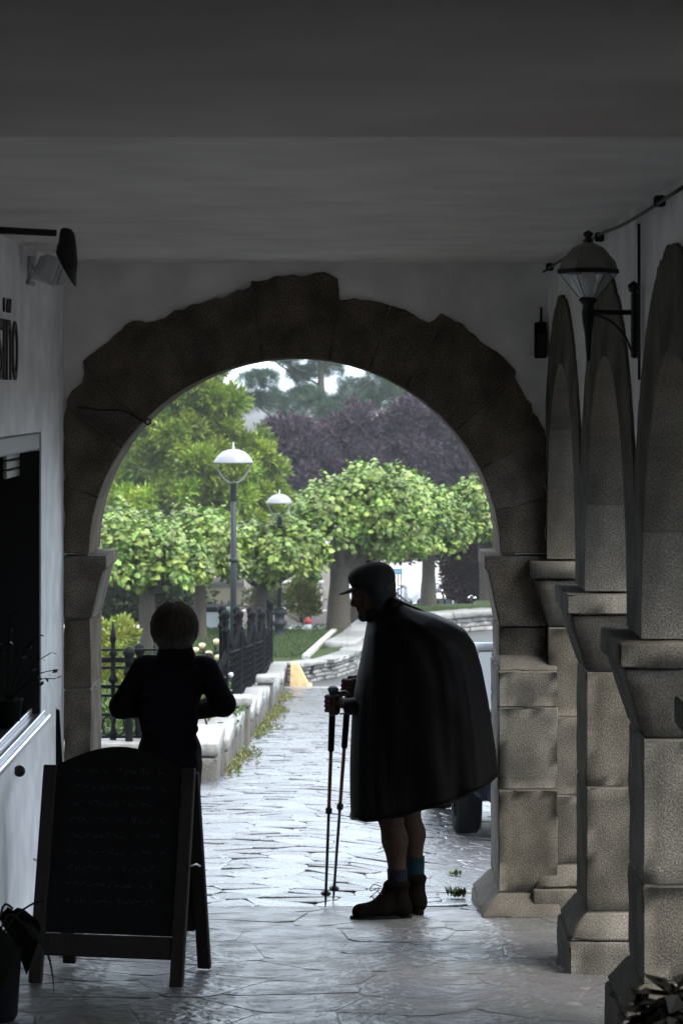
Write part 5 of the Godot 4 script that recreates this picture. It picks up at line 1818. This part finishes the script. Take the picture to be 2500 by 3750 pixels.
func boot(parent, at: Vector3, dir: float, called := "boot"):
	# toe towards local +z
	var bt = part(called, null, M.boot, parent, at, Vector3(0, dir, 0))
	var s = ST(true)
	add_field(s, [cap_(Vector3(0, 0.055, -0.055), Vector3(0, 0.06, 0.05), 0.043, 0.042), cap_(Vector3(0, 0.052, 0.04), Vector3(0, 0.043, 0.145), 0.042, 0.038), cap_(Vector3(0, 0.05, -0.05), Vector3(0, 0.155, -0.035), 0.042, 0.046), cap_(Vector3(0, 0.09, 0.03), Vector3(0, 0.14, 0.0), 0.036, 0.035), ell(Vector3(0, 0.165, -0.03), Vector3(0.052, 0.018, 0.058))], 0.007, 0.025)
	bt.mesh = fin(s)
	var sole = PackedVector2Array()
	for k in 20:
		var a = TAU * k / 20.0
		var z = 0.045 + cos(a) * 0.148
		sole.append(Vector2(sin(a) * (0.046 if z > 0.05 else 0.042) * (1.0 if absf(cos(a)) < 0.9 else 0.95), z))
	part("sole", extruded(sole, Transform3D(Basis(Vector3.RIGHT, Vector3.BACK, Vector3.DOWN), Vector3(0, 0.0, 0)), 0.026, 0.004), M.rubber, bt)
	for k in 3:
		var a = 0.02 + k * 0.028
		part("lace", tube([Vector3(-0.03, 0.145 - k * 0.022, a - 0.0), Vector3(0, 0.158 - k * 0.024, a + 0.014), Vector3(0.03, 0.145 - k * 0.022, a)], 0.0025, 5), M.black, bt)
	return bt

func man():
	var o = thing("person", "walker in a long dark rain cape and peaked cap, stooping over two trekking poles", "person", Vector3(0.2154, g(11.95), -11.95))
	# -- body: one skin from head to ankles (x to the right of the picture, z towards the camera)
	var s = ST(true)
	add_field(s, [
		cap_(Vector3(-0.012, 0.50, 0.075), Vector3(0.03, 0.79, 0.085), 0.062, 0.085),
		cap_(Vector3(0.072, 0.50, -0.075), Vector3(0.07, 0.79, -0.085), 0.062, 0.085),
		cap_(Vector3(-0.014, 0.50, 0.075), Vector3(0.012, 0.37, 0.075), 0.056, 0.058), cap_(Vector3(0.012, 0.37, 0.075), Vector3(0.024, 0.19, 0.075), 0.055, 0.036), cap_(Vector3(0.024, 0.19, 0.075), Vector3(0.03, 0.07, 0.075), 0.036, 0.036),
		cap_(Vector3(0.070, 0.50, -0.075), Vector3(0.100, 0.37, -0.075), 0.054, 0.055), cap_(Vector3(0.100, 0.37, -0.075), Vector3(0.106, 0.19, -0.075), 0.053, 0.036), cap_(Vector3(0.106, 0.19, -0.075), Vector3(0.11, 0.07, -0.075), 0.036, 0.036),
		ell(Vector3(0.07, 0.86, 0), Vector3(0.13, 0.13, 0.165)), cap_(Vector3(0.07, 0.88, 0), Vector3(0.05, 1.2, 0), 0.12, 0.13), cap_(Vector3(0.04, 1.25, 0.13), Vector3(0.04, 1.25, -0.13), 0.075, 0.075),
		cap_(Vector3(0.01, 1.28, 0), Vector3(-0.05, 1.45, 0), 0.062, 0.055),
		cap_(Vector3(0.06, 1.23, 0.16), Vector3(0.07, 1.02, 0.17), 0.05, 0.042), cap_(Vector3(0.07, 1.02, 0.17), Vector3(-0.17, 0.985, 0.08), 0.04, 0.027),
		cap_(Vector3(0.06, 1.23, -0.16), Vector3(0.06, 1.05, -0.17), 0.05, 0.042), cap_(Vector3(0.06, 1.05, -0.17), Vector3(-0.14, 1.06, -0.12), 0.04, 0.028)], 0.012, 0.03)
	# head in profile, bowed
	var tilt = Basis(Vector3.BACK, 0.28)
	var hc = Vector3(-0.088, 1.535, 0)
	var H = func(x, y, z): return hc + tilt * Vector3(x, y, z)
	add_field(s, [ell(H.call(0.0, 0.01, 0), Vector3(0.098, 0.095, 0.076), tilt), ell(H.call(-0.035, -0.05, 0), Vector3(0.066, 0.078, 0.062), tilt),
		cap_(H.call(-0.070, -0.105, 0.0), H.call(-0.01, -0.085, 0.042), 0.022, 0.02), cap_(H.call(-0.070, -0.105, 0.0), H.call(-0.01, -0.085, -0.042), 0.022, 0.02), ell(H.call(-0.083, -0.110, 0), Vector3(0.020, 0.018, 0.022), tilt),
		cap_(H.call(-0.090, -0.012, 0), H.call(-0.113, -0.047, 0), 0.009, 0.0125), ell(H.call(-0.104, -0.052, 0.011), Vector3(0.011, 0.009, 0.009), tilt), ell(H.call(-0.104, -0.052, -0.011), Vector3(0.011, 0.009, 0.009), tilt),
		cap_(H.call(-0.088, 0.0, 0.04), H.call(-0.09, 0.0, -0.04), 0.012, 0.012), cap_(H.call(-0.092, -0.075, 0.016), H.call(-0.092, -0.075, -0.016), 0.0075, 0.0075), cap_(H.call(-0.090, -0.087, 0.014), H.call(-0.090, -0.087, -0.014), 0.008, 0.008),
		ell(H.call(-0.08, -0.02, 0.03), Vector3(0.014, 0.012, 0.014), tilt), ell(H.call(-0.08, -0.02, -0.03), Vector3(0.014, 0.012, 0.014), tilt),
		ell(H.call(0.012, -0.03, 0.072), Vector3(0.02, 0.032, 0.01), tilt), ell(H.call(0.012, -0.03, -0.072), Vector3(0.02, 0.032, 0.01), tilt),
		cap_(H.call(0.0, -0.07, 0), Vector3(-0.03, 1.39, 0), 0.055, 0.058)], 0.005, 0.014)
	# hands on the poles
	var t1 = Vector3(-0.059 - 0.2154, 0.024 - g(11.95), -0.05)
	var b1 = Vector3(-0.0983 - 0.2154, g(12.3) - g(11.95), -0.35)
	var t2 = Vector3(0.014 - 0.2154, 0.02 - g(11.95), -0.20)
	var b2 = Vector3(-0.0619 - 0.2154, g(12.55) - g(11.95), -0.60)
	var along = func(a, b, y): return b + (a - b) * ((y - b.y) / (a.y - b.y))
	var p1 = func(y): return along.call(t1, b1, y)
	var p2 = func(y): return along.call(t2, b2, y)
	hand_grip(s, p1, 0.985, Vector3(-0.17, 0.985, 0.08), 1.0)
	hand_grip(s, p2, 1.045, Vector3(-0.12, 1.06, -0.13), 1.0)
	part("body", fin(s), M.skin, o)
	for z in [-1.0, 1.0]:
		part("eye", lathe([[0.0, -0.011], [0.008, -0.008], [0.011, 0.0], [0.008, 0.008], [0.0, 0.011]], 10), M.lamp_white, o, H.call(-0.086, -0.018, 0.031 * z))
	# short grey hair and beard
	s = ST(true)
	add_field(s, [ell(H.call(0.02, 0.0, 0), Vector3(0.088, 0.088, 0.080), tilt), cap_(H.call(-0.078, -0.112, 0.0), H.call(-0.02, -0.092, 0.048), 0.022, 0.016), cap_(H.call(-0.078, -0.112, 0.0), H.call(-0.02, -0.092, -0.048), 0.022, 0.016), ell(H.call(-0.084, -0.118, 0), Vector3(0.022, 0.026, 0.026), tilt)], 0.007, 0.012)
	part("hair_and_beard", fin(s), M.hair, o)
	# cap with peak and a cloth falling to the collar
	s = ST(true)
	add_field(s, [ell(H.call(0.008, 0.040, 0), Vector3(0.106, 0.078, 0.090), tilt), ell(H.call(-0.035, 0.068, 0), Vector3(0.068, 0.042, 0.072), tilt), cap_(H.call(0.03, 0.02, 0), Vector3(-0.03, 1.42, 0), 0.078, 0.060), cap_(H.call(0.01, 0.01, 0.05), Vector3(-0.035, 1.41, 0.035), 0.045, 0.045), cap_(H.call(0.01, 0.01, -0.05), Vector3(-0.035, 1.41, -0.035), 0.045, 0.045)], 0.007, 0.02)
	var cp = part("cap", fin(s), M.cap, o)
	s = ST(true)
	add_field(s, [ell(H.call(-0.098, 0.016, 0), Vector3(0.066, 0.0095, 0.068), tilt * Basis(Vector3.BACK, 0.06)), cap_(H.call(-0.04, 0.03, 0.05), H.call(-0.04, 0.03, -0.05), 0.012, 0.012)], 0.005, 0.008)
	part("peak", fin(s), M.cap, cp)
	part("button", lathe([[0.0, 0.0], [0.013, 0.0], [0.010, 0.006], [0.0, 0.008]], 10), M.cap, cp, H.call(0.01, 0.120, 0), Vector3(0, 0, 0.28))
	# rain cape over the rucksack
	var F = [[-0.112, 1.392], [-0.118, 1.366], [-0.126, 1.320], [-0.138, 1.248], [-0.150, 1.187], [-0.163, 1.126], [-0.177, 1.045], [-0.187, 0.944], [-0.193, 0.822], [-0.197, 0.700], [-0.197, 0.578], [-0.193, 0.470]]
	var B = [[0.012, 1.48], [0.051, 1.462], [0.112, 1.435], [0.203, 1.407], [0.285, 1.370], [0.341, 1.334], [0.386, 1.269], [0.419, 1.157], [0.447, 1.015], [0.467, 0.883], [0.484, 0.771], [0.494, 0.673]]
	var W = [0.075, 0.12, 0.18, 0.225, 0.245, 0.26, 0.27, 0.275, 0.28, 0.285, 0.29, 0.295]
	var seg = 110
	var rings = []
	var inner = []
	var rows = 44
	for i in rows + 1:
		var t = float(i) / rows * (F.size() - 1)
		var k = mini(int(t), F.size() - 2)
		var u = t - k
		var cub = func(A, c): return lerpf(A[k][c], A[k + 1][c], u)
		var f = Vector2(cub.call(F, 0), cub.call(F, 1))
		var b = Vector2(cub.call(B, 0), cub.call(B, 1))
		var w = lerpf(W[k], W[k + 1], u)
		var v = float(i) / rows
		var r = []
		var r2 = []
		for j in seg:
			var a = TAU * j / seg
			var ca = cos(a)
			var sa = sin(a)
			var ex = signf(ca) * pow(absf(ca), 0.86)
			var ez = signf(sa) * pow(absf(sa), 0.80)
			# hanging folds grow towards the hem, and the pack pulls a few creases
			var fold = v * v * (0.016 * sin(a * 9.0 + 0.6) + 0.010 * sin(a * 17.0 + v * 2.0)) + 0.006 * v * sin(a * 5.0 + 9.0 * v)
			fold += 0.012 * smoothstep(0.10, 0.35, v) * (1.0 - 0.5 * v) * pow(absf(sin(a * 4.0 + v * 5.0 + 0.8 * sin(v * 9.0))), 5.0)
			fold += 0.006 * sin(v * 23.0 + a * 3.0 + 1.5 * sin(a * 5.0)) * exp(-pow((v - 0.32) / 0.16, 2.0))
			# stiff ridges where the sheet hangs from the pack
			for rg in [[0.62, 0.10, 0.035], [1.05, 0.08, 0.022], [1.75, 0.12, 0.018], [2.4, 0.09, 0.014], [0.25, 0.07, 0.02]]:
				var da = absf(wrapf(a - rg[0] - 0.25 * v, -PI, PI))
				fold += rg[2] * smoothstep(0.15, 0.75, v) * exp(-da / rg[1])
			fold *= 1.0 - 0.75 * pow(absf(ca), 3.0)
			var pack = 0.018 * exp(-pow((ca - 0.55) / 0.10, 2.0)) * smoothstep(0.12, 0.3, v) * (1.0 - 0.3 * v)
			var m = (f + b) * 0.5
			var hf = (b - f) * 0.5
			var p = m + hf * ex
			p.y -= 0.02 * v * (1.0 - ca * ca) * 1.2 + 0.004 * v * sin(a * 11.0)
			r.append(Vector3(p.x, p.y, (w + fold + pack) * ez))
			var q = m + hf * ex * 0.975
			r2.append(Vector3(q.x, p.y, (w + fold + pack - 0.007) * ez))
		rings.append(r)
		inner.append(r2)
	for i in range(rows, 8, -1): rings.append(inner[i])
	s = ST(true)
	add_loft(s, rings, true, false, false)
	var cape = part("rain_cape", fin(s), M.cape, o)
	# stand-up collar and the hood lying on the shoulders
	s = ST(true)
	add_field(s, [cap_(Vector3(-0.105, 1.402, 0.045), Vector3(0.0, 1.455, 0.06), 0.03, 0.03), cap_(Vector3(-0.105, 1.402, -0.045), Vector3(0.0, 1.455, -0.06), 0.03, 0.03), cap_(Vector3(0.0, 1.455, 0.06), Vector3(0.0, 1.455, -0.06), 0.034, 0.034), cap_(Vector3(0.03, 1.45, 0.03), Vector3(0.14, 1.41, 0.0), 0.028, 0.02)], 0.01, 0.03)
	part("collar", fin(s), M.cape, cape)
	part("hem", tube(rings_hem(rings[rows]), 0.005, 6), M.cape, cape)
	# shoulder sleeve openings where the arms come out
	part("sleeve_cuff", tube([Vector3(-0.02, 1.0, 0.12), Vector3(-0.12, 0.992, 0.095), Vector3(-0.212, 0.985, 0.06)], [0.052, 0.046, 0.038], 14), M.cape, cape)
	part("sleeve_cuff", tube([Vector3(-0.02, 1.05, -0.14), Vector3(-0.10, 1.05, -0.135), Vector3(-0.165, 1.055, -0.13)], [0.052, 0.046, 0.038], 14), M.cape, cape)
	# socks and boots
	part("sock", tube([Vector3(0.030, 0.10, 0.075), Vector3(0.025, 0.17, 0.075), Vector3(0.023, 0.235, 0.075)], [0.047, 0.046, 0.048], 14), M.sock_blue, o)
	part("sock", tube([Vector3(0.110, 0.10, -0.075), Vector3(0.107, 0.18, -0.075), Vector3(0.105, 0.265, -0.075)], [0.047, 0.046, 0.049], 14), M.sock_teal, o)
	var b0 = boot(o, Vector3(-0.008, 0.0, 0.085), -PI / 2 + 0.22)
	part("lace_bow", tube(spline([Vector3(0.0, 0.155, 0.045), Vector3(0.015, 0.17, 0.085), Vector3(0.01, 0.14, 0.10), Vector3(0.0, 0.15, 0.05), Vector3(0.02, 0.11, 0.105)], 16), 0.0022, 5), M.black, b0)
	boot(o, Vector3(0.093, 0.0, -0.10), PI + 0.5)
	var at = Vector3(0.2154, g(11.95), -11.95)
	trekking_pole("left trekking pole, the nearer one with its grip standing free above the hand", at + t1, at + b1)
	trekking_pole("right trekking pole, next to the hem of the cape", at + t2, at + b2)

func rings_hem(r: Array) -> Array:
	var p = r.duplicate()
	p.append(r[0])
	return p

func woman():
	var o = thing("person", "short haired person in a dark padded jacket seen from behind, elbows out", "person", Vector3(-0.8348, g(12.15), -12.15))
	var arms = func(e: float): return [
		cap_(Vector3(-0.125, 1.145, 0.0), Vector3(-0.225, 0.975, 0.03), 0.047 + e, 0.043 + e), cap_(Vector3(-0.225, 0.975, 0.03), Vector3(-0.10, 0.94, -0.16), 0.042 + e, 0.033 + e),
		cap_(Vector3(0.178, 1.14, 0.0), Vector3(0.256, 0.985, 0.03), 0.047 + e, 0.043 + e), cap_(Vector3(0.256, 0.985, 0.03), Vector3(0.13, 0.935, -0.16), 0.042 + e, 0.033 + e)]
	var torso = func(e: float): return [
		cap_(Vector3(-0.10, 1.15, 0), Vector3(0.15, 1.145, 0), 0.055 + e, 0.055 + e), ell(Vector3(0.015, 1.06, 0), Vector3(0.128 + e, 0.16, 0.10 + e)), ell(Vector3(-0.005, 0.92, 0), Vector3(0.128 + e, 0.16, 0.095 + e)), ell(Vector3(0.0, 0.75, 0), Vector3(0.14 + e, 0.15, 0.11 + e))]
	var neck = [cap_(Vector3(0.03, 1.16, 0), Vector3(0.03, 1.31, -0.01), 0.055, 0.05)]
	var legs = [cap_(Vector3(-0.07, 0.72, 0), Vector3(-0.07, 0.40, 0), 0.08, 0.055), cap_(Vector3(-0.07, 0.40, 0), Vector3(-0.07, 0.07, 0.01), 0.053, 0.036), cap_(Vector3(0.07, 0.72, 0), Vector3(0.07, 0.40, 0), 0.08, 0.055), cap_(Vector3(0.07, 0.40, 0), Vector3(0.07, 0.07, 0.01), 0.053, 0.036)]
	var s = ST(true)
	add_field(s, torso.call(-0.01) + arms.call(-0.01) + neck + legs, 0.014, 0.03)
	add_field(s, [ell(Vector3(0.025, 1.36, -0.01), Vector3(0.078, 0.098, 0.09)), ell(Vector3(0.025, 1.32, -0.045), Vector3(0.058, 0.075, 0.055)), cap_(Vector3(0.025, 1.345, -0.098), Vector3(0.025, 1.325, -0.112), 0.010, 0.012), cap_(Vector3(0.008, 1.29, -0.09), Vector3(0.042, 1.29, -0.09), 0.008, 0.008), ell(Vector3(0.025, 1.265, -0.075), Vector3(0.025, 0.018, 0.02)), ell(Vector3(-0.055, 1.34, -0.01), Vector3(0.01, 0.028, 0.018)), ell(Vector3(0.105, 1.34, -0.01), Vector3(0.01, 0.028, 0.018))], 0.006, 0.014)
	# hands meeting in front, fingers lightly curled
	for sg in [-1.0, 1.0]:
		var w = Vector3(0.005 + 0.10 * sg, 0.94, -0.16)
		var pr = [cap_(w, w + Vector3(-0.03 * sg, 0.0, -0.03), 0.026, 0.024), ell(w + Vector3(-0.05 * sg, 0.0, -0.045), Vector3(0.036, 0.036, 0.02))]
		for i in 4:
			var b = w + Vector3(-0.07 * sg, 0.026 - i * 0.018, -0.05)
			var m = b + Vector3(-0.028 * sg, -0.002, -0.008)
			pr.append(cap_(b, m, 0.009, 0.0085))
			pr.append(cap_(m, m + Vector3(-0.012 * sg, -0.003, 0.022), 0.0085, 0.0075))
		pr.append(cap_(w + Vector3(-0.035 * sg, 0.03, -0.04), w + Vector3(-0.055 * sg, 0.052, -0.055), 0.011, 0.009))
		pr.append(cap_(w + Vector3(-0.055 * sg, 0.052, -0.055), w + Vector3(-0.078 * sg, 0.05, -0.06), 0.009, 0.008))
		add_field(s, pr, 0.004, 0.006)
	part("body", fin(s), M.skin, o)
	for sg in [-1.0, 1.0]:
		part("eye", lathe([[0.0, -0.01], [0.008, -0.007], [0.01, 0.0], [0.008, 0.007], [0.0, 0.01]], 10), M.lamp_white, o, Vector3(0.025 + 0.03 * sg, 1.345, -0.086))
	s = ST(true)
	var jk = torso.call(0.012) + arms.call(0.013)
	# soft padded rolls across the back
	for k in 6:
		jk.append(cap_(Vector3(-0.10, 1.10 - k * 0.075, 0.078), Vector3(0.11, 1.10 - k * 0.075, 0.078), 0.032, 0.032))
	add_field(s, jk, 0.011, 0.026)
	var jacket = part("jacket", fin(s), M.jacket, o)
	s = ST(true)
	add_field(s, [cap_(Vector3(-0.012, 1.19, 0.03), Vector3(-0.012, 1.245, 0.028), 0.038, 0.034), cap_(Vector3(0.078, 1.19, 0.03), Vector3(0.078, 1.25, 0.028), 0.038, 0.034), cap_(Vector3(-0.012, 1.2, 0.035), Vector3(0.078, 1.2, 0.035), 0.045, 0.045), cap_(Vector3(0.033, 1.245, 0.045), Vector3(0.033, 1.245, -0.03), 0.04, 0.04)], 0.009, 0.03)
	part("collar", fin(s), M.jacket, jacket)
	s = ST(true)
	add_field(s, [ell(Vector3(0.0, 0.70, 0), Vector3(0.135, 0.10, 0.105)), cap_(Vector3(-0.07, 0.70, 0), Vector3(-0.07, 0.40, 0), 0.085, 0.065), cap_(Vector3(-0.07, 0.40, 0), Vector3(-0.07, 0.09, 0.01), 0.063, 0.052), cap_(Vector3(0.07, 0.70, 0), Vector3(0.07, 0.40, 0), 0.085, 0.065), cap_(Vector3(0.07, 0.40, 0), Vector3(0.07, 0.09, 0.01), 0.063, 0.052)], 0.014, 0.03)
	part("trousers", fin(s), M.trouser, o)
	for sg in [-1.0, 1.0]: boot(o, Vector3(0.07 * sg, 0, -0.02), PI, "shoe")
	# short bob: a full cap of hair with loose strands
	s = ST(true)
	add_field(s, [ell(Vector3(0.022, 1.372, 0.0), Vector3(0.094, 0.090, 0.102)), ell(Vector3(0.026, 1.335, 0.012), Vector3(0.107, 0.066, 0.088)), ell(Vector3(-0.02, 1.29, 0.03), Vector3(0.045, 0.045, 0.06)), ell(Vector3(0.07, 1.285, 0.03), Vector3(0.045, 0.045, 0.06)), ell(Vector3(0.028, 1.27, 0.035), Vector3(0.05, 0.04, 0.05))], 0.007, 0.03)
	var hair = part("hair", fin(s), M.hair, o)
	s = ST(true)
	for i in 620:
		var a = rf(0, TAU)
		var crown = Vector3(0.024, 1.462, 0.005)
		var side = Vector3(cos(a), 0, sin(a))
		if side.z < -0.6: continue
		var pts = []
		var rr = rf(0.97, 1.10)
		var end = rf(0.75, 1.05)
		for k in 7:
			var t = k / 6.0 * end
			var an = t * 2.1
			pts.append(Vector3(0.024, 1.355, 0.004) + Vector3(side.x * sin(an) * 0.104 * rr, cos(an) * 0.105 * rr - t * t * 0.02, side.z * sin(an) * 0.106 * rr) + rand_dir() * 0.005)
		add_tube(s, pts, [0.001, 0.0022, 0.0026, 0.0026, 0.0024, 0.0018, 0.0006], 4)
	part("strands", fin(s), M.strand, hair)
